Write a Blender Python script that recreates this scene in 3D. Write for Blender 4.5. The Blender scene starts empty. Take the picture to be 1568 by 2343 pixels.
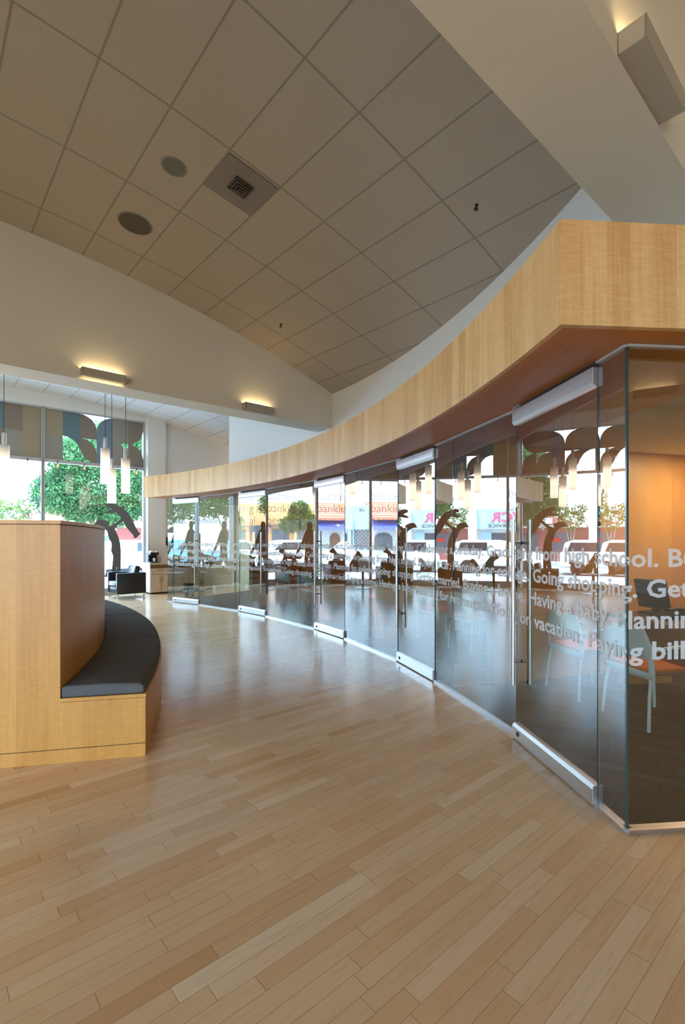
import bpy, bmesh, math, random
from mathutils import Vector, Matrix
PI = math.pi
rnd = random.Random(7)
sc = bpy.context.scene
COL = sc.collection

# ------------------------------------------------------------------ camera, world, sun, exposure
EYE = 1.5
cam_d = bpy.data.cameras.new('camera')
cam = bpy.data.objects.new('camera', cam_d); COL.objects.link(cam)
cam.location = (0, 0, EYE); cam.rotation_euler = (PI / 2, 0, 0)
cam_d.sensor_fit = 'VERTICAL'; cam_d.sensor_height = 36; cam_d.sensor_width = 24
cam_d.lens = 36 * 1125 / 2343
cam_d.shift_y = 63.5 / 2343
cam_d.clip_start = 0.02; cam_d.clip_end = 400
sc.camera = cam
SKY = 19.0
w = bpy.data.worlds.new('sky'); sc.world = w; w.use_nodes = True
nt = w.node_tree; nt.nodes.clear()
out = nt.nodes.new('ShaderNodeOutputWorld'); bg = nt.nodes.new('ShaderNodeBackground')
tc = nt.nodes.new('ShaderNodeTexCoord'); sx = nt.nodes.new('ShaderNodeSeparateXYZ'); rp = nt.nodes.new('ShaderNodeValToRGB')
nt.links.new(tc.outputs['Generated'], sx.inputs[0]); nt.links.new(sx.outputs['Z'], rp.inputs[0])
rp.color_ramp.elements[0].position = 0.0; rp.color_ramp.elements[0].color = (0.56, 0.79, 1.0, 1)
rp.color_ramp.elements[1].position = 0.6; rp.color_ramp.elements[1].color = (0.42, 0.68, 1.0, 1)
nt.links.new(rp.outputs[0], bg.inputs['Color']); bg.inputs['Strength'].default_value = SKY
nt.links.new(bg.outputs[0], out.inputs['Surface'])

A = Vector((1286 / 1125, 1.0)).normalized()          # along the beams and the window wall
B = Vector((-A.y, A.x))                              # out towards the street
ROT = math.atan2(A.y, A.x)
def ab(a, b, z=0.0): return Vector((A.x * a + B.x * b, A.y * a + B.y * b, z))

sun_d = bpy.data.lights.new('sun', 'SUN'); sun_d.energy = 25.0; sun_d.angle = 0.01; sun_d.color = (1, .98, .96)
sun = bpy.data.objects.new('sun', sun_d); COL.objects.link(sun)
sd = ab(-0.25, 0.36); sd.z = -0.90
sun.rotation_euler = sd.to_track_quat('-Z', 'Y').to_euler()
vs = sc.view_settings
vs.view_transform = 'Standard'; vs.look = 'None'; vs.gamma = 1; vs.exposure = 0.0; vs.use_curve_mapping = False
cy = sc.cycles
cy.use_denoising = True
cy.max_bounces = 9; cy.diffuse_bounces = 4; cy.glossy_bounces = 4; cy.transmission_bounces = 4; cy.transparent_max_bounces = 24
cy.caustics_reflective = False; cy.caustics_refractive = False
cy.sample_clamp_indirect = 6.0
def portal(a, b, z, sx_, sz_, nrm):                  # sky portals in the openings of the facades (sampling guides, no light of their own)
    d = bpy.data.lights.new('window_portal', 'AREA'); d.shape = 'RECTANGLE'; d.size = sx_; d.size_y = sz_
    d.cycles.is_portal = True
    o = bpy.data.objects.new('window_portal', d); COL.objects.link(o)
    o.location = ab(a, b, z); o.rotation_euler = nrm.to_track_quat('-Z', 'Z').to_euler()
def v3(v): return Vector((v.x, v.y, 0))
portal(-1.5, 14.32, 2.5, 13.2, 4.8, v3(-B))
portal(-8.15, -4.5, 1.57, 12.0, 2.85, v3(A))

# ------------------------------------------------------------------ materials
def lin(c):
    f = lambda x: x / 12.92 if x <= .04045 else ((x + .055) / 1.055) ** 2.4
    return tuple(f(x / 255) for x in c) + (1,)
class NT:
    def __init__(s, name):
        s.m = bpy.data.materials.new(name); s.m.use_nodes = True
        s.t = s.m.node_tree; s.n = s.t.nodes; s.n.clear()
        s.o = s.n.new('ShaderNodeOutputMaterial')
    def new(s, t, **k):
        n = s.n.new(t)
        for a_, b_ in k.items(): setattr(n, a_, b_)
        return n
    def l(s, a_, b_): s.t.links.new(a_, b_)
    def math(s, op, a_, b_=None):
        n = s.n.new('ShaderNodeMath'); n.operation = op
        for i, x in enumerate((a_, b_)):
            if x is None: continue
            if isinstance(x, (int, float)): n.inputs[i].default_value = x
            else: s.l(x, n.inputs[i])
        return n.outputs[0]
    def mix(s, f, a_, b_, blend='MIX'):
        n = s.n.new('ShaderNodeMix'); n.data_type = 'RGBA'; n.blend_type = blend
        for i, x in ((0, f), (6, a_), (7, b_)):
            if isinstance(x, (int, float)): n.inputs[i].default_value = x
            elif isinstance(x, tuple): n.inputs[i].default_value = x
            else: s.l(x, n.inputs[i])
        return n.outputs[2]
    def bsdf(s, color, rough=.5, spec=.5, metal=0.0, link=True):
        p = s.n.new('ShaderNodeBsdfPrincipled')
        if isinstance(color, tuple): p.inputs['Base Color'].default_value = color
        else: s.l(color, p.inputs['Base Color'])
        if isinstance(rough, (int, float)): p.inputs['Roughness'].default_value = rough
        else: s.l(rough, p.inputs['Roughness'])
        p.inputs['Specular IOR Level'].default_value = spec; p.inputs['Metallic'].default_value = metal
        if link: s.l(p.outputs[0], s.o.inputs[0])
        return p
    def bump(s, p, h, strength, dist=.002):
        b = s.n.new('ShaderNodeBump'); b.inputs['Strength'].default_value = strength; b.inputs['Distance'].default_value = dist
        s.l(h, b.inputs['Height']); s.l(b.outputs[0], p.inputs['Normal'])

def plain(name, rgb, rough=.5, spec=.5, metal=0.0, noise=0.0, scale=30.0, bump=0.0):
    k = NT(name); c = lin(rgb)
    if noise or bump:
        tcn = k.new('ShaderNodeTexCoord'); nz = k.new('ShaderNodeTexNoise'); nz.inputs['Scale'].default_value = scale; nz.inputs['Detail'].default_value = 3
        k.l(tcn.outputs['Object'], nz.inputs['Vector'])
        col = k.mix(nz.outputs[0], tuple(x * (1 - noise) for x in c[:3]) + (1,), tuple(min(1, x * (1 + noise)) for x in c[:3]) + (1,))
        p = k.bsdf(col, rough, spec, metal)
        if bump: k.bump(p, nz.outputs[0], bump)
    else: k.bsdf(c, rough, spec, metal)
    return k.m
def glow(name, rgb, strength):
    k = NT(name); e_ = k.new('ShaderNodeEmission'); e_.inputs[0].default_value = lin(rgb); e_.inputs[1].default_value = strength
    k.l(e_.outputs[0], k.o.inputs[0]); return k.m

def glass_mat(name, r0, tint, tint_edge=None, grey=0.0):
    k = NT(name)
    lw = k.new('ShaderNodeLayerWeight'); lw.inputs[0].default_value = .5     # facing = 1-cos
    p5 = k.math('POWER', lw.outputs['Facing'], 5.0)
    fr = k.math('ADD', r0, k.math('MULTIPLY', p5, 1 - r0))
    g = k.new('ShaderNodeNewGeometry')
    fr = k.math('MULTIPLY', fr, k.math('SUBTRACT', 1.0, g.outputs['Backfacing']))
    tr = k.new('ShaderNodeBsdfTransparent'); tr.inputs[0].default_value = tint
    gl = k.new('ShaderNodeBsdfGlossy'); gl.inputs['Color'].default_value = (1, 1, 1, 1); gl.inputs['Roughness'].default_value = 0.0
    mx = k.new('ShaderNodeMixShader'); k.l(fr, mx.inputs[0]); k.l(tr.outputs[0], mx.inputs[1]); k.l(gl.outputs[0], mx.inputs[2])
    k.l(mx.outputs[0], k.o.inputs[0]); return k.m

def film_mat(name, rgb, opac, trans=.3, rough=.6):
    k = NT(name)
    d = k.new('ShaderNodeBsdfDiffuse'); d.inputs[0].default_value = lin(rgb)
    t = k.new('ShaderNodeBsdfTranslucent'); t.inputs[0].default_value = lin(rgb)
    m1 = k.new('ShaderNodeMixShader'); m1.inputs[0].default_value = trans; k.l(d.outputs[0], m1.inputs[1]); k.l(t.outputs[0], m1.inputs[2])
    tr = k.new('ShaderNodeBsdfTransparent')
    m2 = k.new('ShaderNodeMixShader'); m2.inputs[0].default_value = opac; k.l(tr.outputs[0], m2.inputs[1]); k.l(m1.outputs[0], m2.inputs[2])
    k.l(m2.outputs[0], k.o.inputs[0]); return k.m

def wood_mat(name, base, dark, band=.16, rough=.35, uv=True, contrast=1.0, vert=True, fine=1.0):
    # sliced maple veneer: flitches side by side, grain along them, cross figure
    k = NT(name)
    if uv:
        src = k.new('ShaderNodeUVMap').outputs[0]
    else:
        src = k.new('ShaderNodeTexCoord').outputs['Object']
    sp = k.new('ShaderNodeSeparateXYZ'); k.l(src, sp.inputs[0])
    x, y = (sp.outputs['X'], sp.outputs['Y']) if vert else (sp.outputs['Y'], sp.outputs['X'])
    if not uv:
        y = sp.outputs['Z'] if vert else k.math('ADD', sp.outputs['X'], sp.outputs['Y'])
        x = k.math('ADD', sp.outputs['X'], sp.outputs['Y']) if vert else sp.outputs['Z']
    fl = k.math('FLOOR', k.math('DIVIDE', x, band))
    wn = k.new('ShaderNodeTexWhiteNoise'); wn.noise_dimensions = '1D'; k.l(fl, wn.inputs['W'])
    cb = k.new('ShaderNodeCombineXYZ'); k.l(k.math('MULTIPLY', x, 60 * fine), cb.inputs[0]); k.l(k.math('MULTIPLY', y, 2.2), cb.inputs[1]); k.l(k.math('MULTIPLY', wn.outputs[0], 40), cb.inputs[2])
    g1 = k.new('ShaderNodeTexNoise'); g1.inputs['Scale'].default_value = 1.0; g1.inputs['Detail'].default_value = 4; k.l(cb.outputs[0], g1.inputs['Vector'])
    cb2 = k.new('ShaderNodeCombineXYZ'); k.l(k.math('MULTIPLY', x, 14), cb2.inputs[0]); k.l(k.math('MULTIPLY', y, 70), cb2.inputs[1]); k.l(k.math('MULTIPLY', wn.outputs[0], 11), cb2.inputs[2])
    g2 = k.new('ShaderNodeTexNoise'); g2.inputs['Scale'].default_value = 1.0; g2.inputs['Detail'].default_value = 2; k.l(cb2.outputs[0], g2.inputs['Vector'])
    cb3 = k.new('ShaderNodeCombineXYZ'); k.l(k.math('MULTIPLY', x, 7), cb3.inputs[0]); k.l(k.math('MULTIPLY', y, 1.3), cb3.inputs[1])
    g3 = k.new('ShaderNodeTexNoise'); g3.inputs['Scale'].default_value = 1.0; g3.inputs['Detail'].default_value = 2; k.l(cb3.outputs[0], g3.inputs['Vector'])
    f = k.math('ADD', k.math('MULTIPLY', g1.outputs[0], .45), k.math('MULTIPLY', g2.outputs[0], .35))
    f = k.math('ADD', f, k.math('MULTIPLY', wn.outputs[0], .28)); f = k.math('ADD', f, k.math('MULTIPLY', g3.outputs[0], .4))
    f = k.math('MULTIPLY', k.math('SUBTRACT', f, .74), 2.4 * contrast)
    f = k.math('ADD', f, .45)
    f = k.math('MINIMUM', k.math('MAXIMUM', f, 0.0), 1.0)
    p = k.bsdf(k.mix(f, lin(dark), lin(base)), rough, .45)
    return k.m

def floor_mat():
    k = NT('maple_strip_floor')
    tcn = k.new('ShaderNodeTexCoord'); sp = k.new('ShaderNodeSeparateXYZ'); k.l(tcn.outputs['Object'], sp.inputs[0])   # object axes lie along A and B
    x, y = sp.outputs['X'], sp.outputs['Y']; W = .0735
    row = k.math('FLOOR', k.math('DIVIDE', y, W)); fy = k.math('FRACT', k.math('DIVIDE', y, W))
    wn = k.new('ShaderNodeTexWhiteNoise'); wn.noise_dimensions = '1D'; k.l(row, wn.inputs['W'])
    wn2 = k.new('ShaderNodeTexWhiteNoise'); wn2.noise_dimensions = '1D'; k.l(k.math('ADD', row, 500.5), wn2.inputs['W'])
    L = k.math('ADD', .42, k.math('MULTIPLY', wn2.outputs[0], .55))
    xs = k.math('DIVIDE', k.math('ADD', x, k.math('MULTIPLY', wn.outputs[0], 9.0)), L)
    cl = k.math('FLOOR', xs); fx = k.math('MULTIPLY', k.math('FRACT', xs), L)
    cb = k.new('ShaderNodeCombineXYZ'); k.l(cl, cb.inputs[0]); k.l(row, cb.inputs[1])
    pl = k.new('ShaderNodeTexWhiteNoise'); pl.noise_dimensions = '2D'; k.l(cb.outputs[0], pl.inputs['Vector'])
    r = k.new('ShaderNodeValToRGB'); cr = r.color_ramp; cr.interpolation = 'LINEAR'
    cols = [(0, (218, 172, 126)), (.06, (228, 186, 142)), (.35, (233, 196, 154)), (.65, (236, 201, 161)), (.9, (239, 207, 170)), (1, (243, 217, 184))]
    for i, (p_, c_) in enumerate(cols):
        el = cr.elements[i] if i < 2 else cr.elements.new(p_)
        el.position = p_; el.color = lin(c_)
    k.l(pl.outputs['Value'], r.inputs[0])
    cg = k.new('ShaderNodeCombineXYZ'); k.l(k.math('MULTIPLY', x, 5.0), cg.inputs[0]); k.l(k.math('MULTIPLY', y, 60.0), cg.inputs[1]); k.l(k.math('MULTIPLY', pl.outputs['Value'], 30), cg.inputs[2])
    g = k.new('ShaderNodeTexNoise'); g.inputs['Scale'].default_value = 1; g.inputs['Detail'].default_value = 5; g.inputs['Distortion'].default_value = .6; k.l(cg.outputs[0], g.inputs['Vector'])
    gr = k.math('MULTIPLY', k.math('SUBTRACT', g.outputs[0], .5), 1.2)
    col = k.mix(k.math('MINIMUM', k.math('MAXIMUM', gr, 0.0), .6), r.outputs[0], lin((196, 150, 102)))
    gap = k.math('MAXIMUM', k.math('LESS_THAN', fy, .022), k.math('LESS_THAN', fx, .0022))
    col = k.mix(k.math('MULTIPLY', gap, .62), col, lin((84, 58, 36)))
    rg = k.math('ADD', .11, k.math('MULTIPLY', g.outputs[0], .12))
    p = k.bsdf(col, rg, .5)
    k.bump(p, k.math('ADD', k.math('MULTIPLY', gap, -1.0), k.math('MULTIPLY', pl.outputs['Value'], .25)), .25, .0012)
    return k.m

def grid_mat(name, tile, line, wfrac_u, wfrac_v, rough=.85, noise=.03, bump=True, spec=.2):
    k = NT(name)
    sp = k.new('ShaderNodeSeparateXYZ'); k.l(k.new('ShaderNodeUVMap').outputs[0], sp.inputs[0])
    fu = k.math('FRACT', k.math('ADD', sp.outputs['X'], wfrac_u / 2)); fv = k.math('FRACT', k.math('ADD', sp.outputs['Y'], wfrac_v / 2))
    ln = k.math('MAXIMUM', k.math('LESS_THAN', fu, wfrac_u), k.math('LESS_THAN', fv, wfrac_v))
    tcn = k.new('ShaderNodeTexCoord'); nz = k.new('ShaderNodeTexNoise'); nz.inputs['Scale'].default_value = 220; nz.inputs['Detail'].default_value = 2
    k.l(tcn.outputs['Object'], nz.inputs['Vector'])
    t = lin(tile)
    tl = k.mix(nz.outputs[0], tuple(c * (1 - noise) for c in t[:3]) + (1,), tuple(min(1, c * (1 + noise)) for c in t[:3]) + (1,))
    p = k.bsdf(k.mix(ln, tl, lin(line)), rough, spec)
    if bump: k.bump(p, k.math('MULTIPLY', ln, 1.0), .3, .006)
    return k.m

M = {}
M['floor'] = floor_mat()
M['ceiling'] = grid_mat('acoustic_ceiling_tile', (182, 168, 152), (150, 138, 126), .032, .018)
M['ceiling_lit'] = grid_mat('acoustic_ceiling_tile_lit', (204, 203, 202), (160, 158, 158), .036, .020)  # same tile, paler and cooler: the window light is put into its colour
M['carpet'] = grid_mat('dark_carpet_tile', (47, 45, 43), (92, 78, 50), .006, .006, rough=.95, noise=.25, bump=False, spec=.1)
M['wall'] = plain('painted_wall', (222, 214, 200), .8, .3, noise=.02, scale=60)
M['wallg'] = plain('painted_wall_light', (230, 231, 232), .8, .3, noise=.02, scale=60)
M['maple'] = wood_mat('maple_veneer_band', (233, 195, 141), (204, 158, 102), band=.115, rough=.38)
M['maplef'] = wood_mat('maple_veneer_counter', (232, 172, 90), (206, 142, 66), band=.24, rough=.38, uv=False, contrast=.8)
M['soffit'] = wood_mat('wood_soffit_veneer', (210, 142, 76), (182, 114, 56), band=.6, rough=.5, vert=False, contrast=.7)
M['wallwood'] = wood_mat('wood_wall_panel', (216, 150, 72), (184, 116, 50), band=.6, rough=.45, uv=False, contrast=.7)
M['alu'] = plain('satin_aluminium', (226, 228, 232), .28, .5, 1.0)
M['steel'] = plain('brushed_steel', (196, 190, 182), .3, .5, 1.0)
M['alupaint'] = plain('anodised_frame', (176, 178, 182), .45, .5, .2)
M['dark'] = plain('black_gap', (18, 18, 18), .6)
M['black'] = plain('black_plastic', (24, 24, 25), .4)
M['leather'] = plain('black_leather', (26, 26, 30), .34, .5, noise=.2, scale=90, bump=.15)
M['fabric'] = plain('charcoal_weave', (102, 102, 104), .95, .15, noise=.35, scale=420, bump=.3)
M['white'] = plain('white_plastic', (244, 246, 245), .4)
M['sconce'] = plain('sconce_paint', (178, 168, 154), .6)
M['orange'] = plain('orange_fabric', (226, 110, 30), .85, .2, noise=.15, scale=300)
M['laminate'] = plain('pale_laminate', (218, 202, 188), .45, noise=.04, scale=12)
M['desk'] = plain('desk_laminate', (148, 112, 78), .35, noise=.08, scale=9)
M['grille'] = plain('speaker_mesh', (88, 80, 66), .8, noise=.3, scale=700)
M['grille2'] = plain('grey_speaker_mesh', (112, 108, 102), .8, noise=.3, scale=700)
M['vent'] = plain('vent_metal', (132, 120, 112), .6)
M['ventd'] = plain('vent_louvre', (84, 74, 68), .6)
M['yellow'] = plain('yellow_plastic', (236, 200, 24), .4)
M['glass'] = glass_mat('partition_glass', .20, (.74, .79, .77, 1))
M['glass_in'] = glass_mat('inner_partition_glass', .06, (.88, .92, .90, 1))
M['glass_out'] = glass_mat('window_glass', .05, (.95, .97, .96, 1))
M['glassedge'] = plain('green_glass_edge', (52, 68, 64), .15, .6)
M['vinyl'] = film_mat('frosted_vinyl_letter', (250, 252, 255), .74, .3)
M['silh'] = film_mat('grey_window_film', (96, 92, 90), 1.0, .03)
M['film0'] = film_mat('taupe_film', (132, 122, 110), 1.0, .04)
M['film1'] = film_mat('grey_blue_film', (106, 116, 126), 1.0, .04)
M['film2'] = film_mat('brown_film', (120, 106, 94), 1.0, .04)
M['film3'] = film_mat('teal_film', (92, 108, 110), 1.0, .04)
M['film4'] = film_mat('sand_film', (138, 122, 100), 1.0, .04)
M['wtext'] = film_mat('window_letter_film', (110, 112, 118), .8, .3)
M['lamp'] = glow('warm_tube', (255, 226, 170), 40.0)
M['bulb'] = glow('string_bulb_glow', (255, 150, 120), 2.5)
M['paper'] = plain('paper_cup', (236, 232, 226), .7)
M['street'] = plain('asphalt', (140, 140, 142), .9, noise=.12, scale=4)
M['bounce_ground'] = plain('warm_bounce_ground', (172, 144, 116), .9, noise=.08, scale=5)  # tan tone chosen to bounce warm light indoors, not a known paving
M['walk'] = plain('concrete', (206, 207, 208), .9, noise=.06, scale=6)
M['bark'] = plain('pale_bark', (168, 150, 128), .9, noise=.2, scale=14)
M['carw'] = plain('white_car_paint', (240, 240, 242), .25)
M['carb'] = plain('blue_car_paint', (96, 160, 196), .25)
M['carg'] = plain('car_glass', (40, 48, 56), .1)
M['tyre'] = plain('tyre', (28, 28, 28), .8)
M['redlamp'] = plain('tail_lamp', (200, 40, 30), .3)
M['stucco_o'] = plain('orange_stucco', (226, 170, 116), .9, noise=.05, scale=20)
M['stucco_w'] = plain('white_stucco', (216, 214, 208), .9, noise=.03, scale=20)
M['stucco_r'] = plain('red_stucco', (150, 88, 84), .9, noise=.06, scale=20)
M['stucco_b'] = plain('pale_blue_stucco', (168, 192, 204), .9, noise=.03, scale=20)
M['roofr'] = plain('red_roof', (180, 104, 96), .8, noise=.1, scale=12)
M['awning'] = plain('blue_awning', (88, 98, 190), .8)
M['shop'] = plain('shop_glass', (74, 84, 92), .12)
M['brownopen'] = plain('brown_joinery', (118, 88, 66), .7)
M['pink'] = plain('pink_red_sign_letter', (196, 84, 122), .6)
M['ink'] = plain('dark_sign_letter', (60, 62, 70), .6)
M['redsign'] = plain('red_sign', (206, 40, 36), .5)

def tile_roof_mat():
    k = NT('red_clay_tile'); tcn = k.new('ShaderNodeTexCoord'); sp = k.new('ShaderNodeSeparateXYZ'); k.l(tcn.outputs['Object'], sp.inputs[0])
    f = k.math('FRACT', k.math('MULTIPLY', sp.outputs['Z'], 5.0)); g = k.math('FRACT', k.math('MULTIPLY', sp.outputs['X'], 4.0))
    f = k.math('MAXIMUM', k.math('LESS_THAN', f, .22), k.math('MULTIPLY', k.math('LESS_THAN', g, .3), .5))
    k.bsdf(k.mix(f, lin((226, 140, 112)), lin((150, 70, 54))), .8, .2); return k.m
M['tile'] = tile_roof_mat()
def leaf_mat(name, c1, c2):
    k = NT(name); tcn = k.new('ShaderNodeTexCoord'); nz = k.new('ShaderNodeTexNoise'); nz.inputs['Scale'].default_value = 2.5; nz.inputs['Detail'].default_value = 4
    k.l(tcn.outputs['Object'], nz.inputs['Vector'])
    r = k.math('MINIMUM', k.math('MAXIMUM', k.math('MULTIPLY', k.math('SUBTRACT', nz.outputs[0], .3), 2.4), 0.0), 1.0)
    col = k.mix(r, lin(c1), lin(c2))
    d = k.new('ShaderNodeBsdfDiffuse'); t = k.new('ShaderNodeBsdfTranslucent'); k.l(col, d.inputs[0]); k.l(col, t.inputs[0])
    m = k.new('ShaderNodeMixShader'); m.inputs[0].default_value = .4; k.l(d.outputs[0], m.inputs[1]); k.l(t.outputs[0], m.inputs[2]); k.l(m.outputs[0], k.o.inputs[0]); return k.m
M['leaf'] = leaf_mat('leaf_green', (34, 70, 50), (92, 134, 84))
M['leaf2'] = leaf_mat('leaf_olive', (58, 84, 44), (120, 144, 84))
def pendant_mat():
    k = NT('frosted_glass_shade'); tcn = k.new('ShaderNodeTexCoord'); sp = k.new('ShaderNodeSeparateXYZ'); k.l(tcn.outputs['Generated'], sp.inputs[0])
    r = k.new('ShaderNodeValToRGB'); e_ = r.color_ramp.elements
    e_[0].position = 0; e_[0].color = (.75, .75, .75, 1); e_[1].position = 1; e_[1].color = (.03, .03, .03, 1)
    for p_, c_ in ((.12, 1.0), (.55, 1.0), (.72, .22)):
        el = e_.new(p_); el.color = (c_, c_, c_, 1)
    k.l(sp.outputs['Z'], r.inputs[0])
    em = k.new('ShaderNodeEmission'); em.inputs[0].default_value = lin((255, 240, 216)); k.l(k.math('MULTIPLY', r.outputs[0], 4.5), em.inputs[1])
    d = k.new('ShaderNodeBsdfPrincipled'); d.inputs['Base Color'].default_value = lin((150, 142, 134)); d.inputs['Roughness'].default_value = .4
    ad = k.new('ShaderNodeAddShader'); k.l(em.outputs[0], ad.inputs[0]); k.l(d.outputs[0], ad.inputs[1]); k.l(ad.outputs[0], k.o.inputs[0]); return k.m
M['shade'] = pendant_mat()

# ------------------------------------------------------------------ mesh helpers
class MB:
    def __init__(s): s.v = []; s.f = []; s.m = []; s.uv = {}
    def face(s, pts, mi=0, uv=None):
        i0 = len(s.v); s.v += [tuple(p) for p in pts]; s.f.append(list(range(i0, i0 + len(pts)))); s.m.append(mi)
        if uv: s.uv[len(s.f) - 1] = uv
        return s
    def box(s, c, d, mi=0, mat=None):
        c = Vector(c); h = Vector(d) / 2; i0 = len(s.v)
        for z in (-1, 1):
            for y in (-1, 1):
                for x in (-1, 1):
                    p = c + Vector((x * h.x, y * h.y, z * h.z))
                    s.v.append(tuple(mat @ p if mat else p))
        for q in ((0, 2, 3, 1), (4, 5, 7, 6), (0, 1, 5, 4), (2, 6, 7, 3), (0, 4, 6, 2), (1, 3, 7, 5)):
            s.f.append([i0 + k for k in q]); s.m.append(mi)
        return s
    def span(s, p0, p1, mi=0):
        p0 = Vector(p0); p1 = Vector(p1); return s.box((p0 + p1) / 2, [abs(x) for x in (p1 - p0)], mi)
    def prism(s, poly, z0, z1, mi=0, axis='z', off=0.0):       # polygon extruded along z (or along y for axis 'y')
        n = len(poly); i0 = len(s.v)
        P = (lambda p, t: (p[0], p[1], t)) if axis == 'z' else (lambda p, t: (p[0], t, p[1])) if axis == 'y' else (lambda p, t: (t, p[0], p[1]))
        for t in (z0, z1):
            for p in poly: s.v.append(P(p, t))
        s.f.append([i0 + k for k in range(n)][::-1]); s.m.append(mi); s.f.append([i0 + n + k for k in range(n)]); s.m.append(mi)
        for k in range(n):
            q = (k + 1) % n; s.f.append([i0 + k, i0 + q, i0 + n + q, i0 + n + k]); s.m.append(mi)
        return s
    def lathe(s, prof, c=(0, 0, 0), n=24, mi=0, cap=True):
        i0 = len(s.v); c = Vector(c)
        for r, z in prof:
            for k in range(n):
                t = 2 * PI * k / n; s.v.append((c.x + r * math.cos(t), c.y + r * math.sin(t), c.z + z))
        for j in range(len(prof) - 1):
            for k in range(n):
                q = (k + 1) % n; s.f.append([i0 + j * n + k, i0 + j * n + q, i0 + (j + 1) * n + q, i0 + (j + 1) * n + k]); s.m.append(mi)
        if cap:
            s.f.append([i0 + k for k in range(n)][::-1]); s.m.append(mi)
            s.f.append([i0 + (len(prof) - 1) * n + k for k in range(n)]); s.m.append(mi)
        return s
    def tube(s, pts, r, n=10, mi=0):
        pts = [Vector(p) for p in pts]; i0 = len(s.v); rr = r if isinstance(r, (list, tuple)) else [r] * len(pts)
        up = None
        for j, p in enumerate(pts):
            d = (pts[min(j + 1, len(pts) - 1)] - pts[max(j - 1, 0)]).normalized()
            if up is None: up = Vector((0, 0, 1)) if abs(d.z) < .9 else Vector((1, 0, 0))
            x = d.cross(up).normalized(); y = x.cross(d).normalized(); up = y
            for k in range(n):
                t = 2 * PI * k / n; s.v.append(tuple(p + (x * math.cos(t) + y * math.sin(t)) * rr[j]))
        for j in range(len(pts) - 1):
            for k in range(n):
                q = (k + 1) % n; s.f.append([i0 + j * n + k, i0 + j * n + q, i0 + (j + 1) * n + q, i0 + (j + 1) * n + k]); s.m.append(mi)
        s.f.append([i0 + k for k in range(n)][::-1]); s.m.append(mi)
        s.f.append([i0 + (len(pts) - 1) * n + k for k in range(n)]); s.m.append(mi)
        return s
    def arc(s, c, r0, r1, t0, t1, z0, z1, n, mi=0, uvf=False):   # ring sector, degrees; uv in metres
        c = Vector(c); T = [math.radians(t0 + (t1 - t0) * k / n) for k in range(n + 1)]
        P = lambda r, t, z: (c.x + r * math.cos(t), c.y + r * math.sin(t), z)
        for k in range(n):
            a0, a1 = T[k], T[k + 1]
            for pts, uv in (
                ([P(r0, a0, z0), P(r0, a0, z1), P(r0, a1, z1), P(r0, a1, z0)], [(r0 * a0, z0), (r0 * a0, z1), (r0 * a1, z1), (r0 * a1, z0)]),
                ([P(r1, a0, z0), P(r1, a1, z0), P(r1, a1, z1), P(r1, a0, z1)], [(r1 * a0, z0), (r1 * a1, z0), (r1 * a1, z1), (r1 * a0, z1)]),
                ([P(r0, a0, z1), P(r1, a0, z1), P(r1, a1, z1), P(r0, a1, z1)], [(r0 * a0, r0), (r0 * a0, r1), (r0 * a1, r1), (r0 * a1, r0)]),
                ([P(r0, a0, z0), P(r0, a1, z0), P(r1, a1, z0), P(r1, a0, z0)], [(r0 * a0, r0), (r0 * a1, r0), (r0 * a1, r1), (r0 * a0, r1)])):
                s.face(pts, mi, uv)
        s.face([P(r0, T[0], z0), P(r1, T[0], z0), P(r1, T[0], z1), P(r0, T[0], z1)], mi, [(r0, z0), (r1, z0), (r1, z1), (r0, z1)])
        s.face([P(r0, T[-1], z0), P(r0, T[-1], z1), P(r1, T[-1], z1), P(r1, T[-1], z0)], mi, [(r0, z0), (r0, z1), (r1, z1), (r1, z0)])
        return s
    def build(s, name, mats, parent=None, smooth=False, weld=False, bevel=0.0, auto=35):
        me = bpy.data.meshes.new(name); me.from_pydata(s.v, [], s.f)
        if not isinstance(mats, (list, tuple)): mats = [mats]
        for m in mats: me.materials.append(m)
        for p, mi in zip(me.polygons, s.m): p.material_index = mi
        if s.uv:
            ul = me.uv_layers.new(name='UVMap')
            for fi, uv in s.uv.items():
                for li, c in zip(me.polygons[fi].loop_indices, uv): ul.data[li].uv = c
        if weld:
            bm = bmesh.new(); bm.from_mesh(me); bmesh.ops.remove_doubles(bm, verts=bm.verts, dist=1e-4); bmesh.ops.recalc_face_normals(bm, faces=bm.faces); bm.to_mesh(me); bm.free()
        if smooth:
            for p in me.polygons: p.use_smooth = True
            me.set_sharp_from_angle(angle=math.radians(auto))
        me.update()
        o = bpy.data.objects.new(name, me); COL.objects.link(o)
        if parent: o.parent = parent
        if bevel:
            b = o.modifiers.new('bevel', 'BEVEL'); b.width = bevel; b.segments = 3; b.limit_method = 'ANGLE'; b.angle_limit = math.radians(40)
            for p in me.polygons: p.use_smooth = True
            me.set_sharp_from_angle(angle=math.radians(auto)) if False else None
        return o
def tag(o, label, cat, group=None, kind=None):
    o['label'] = label; o['category'] = cat
    if group: o['group'] = group
    if kind: o['kind'] = kind
    return o
def thing(name, label, cat, loc=(0, 0, 0), rz=0.0, group=None):
    o = bpy.data.objects.new(name, None); COL.objects.link(o); o.location = loc; o.rotation_euler = (0, 0, rz); o.empty_display_size = .1
    return tag(o, label, cat, group)
def struct(o): o['kind'] = 'structure'; return o
def snode(name, loc=(0, 0, 0), rz=0.0):
    o = bpy.data.objects.new(name, None); COL.objects.link(o); o.location = loc; o.rotation_euler = (0, 0, rz); return struct(o)
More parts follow.
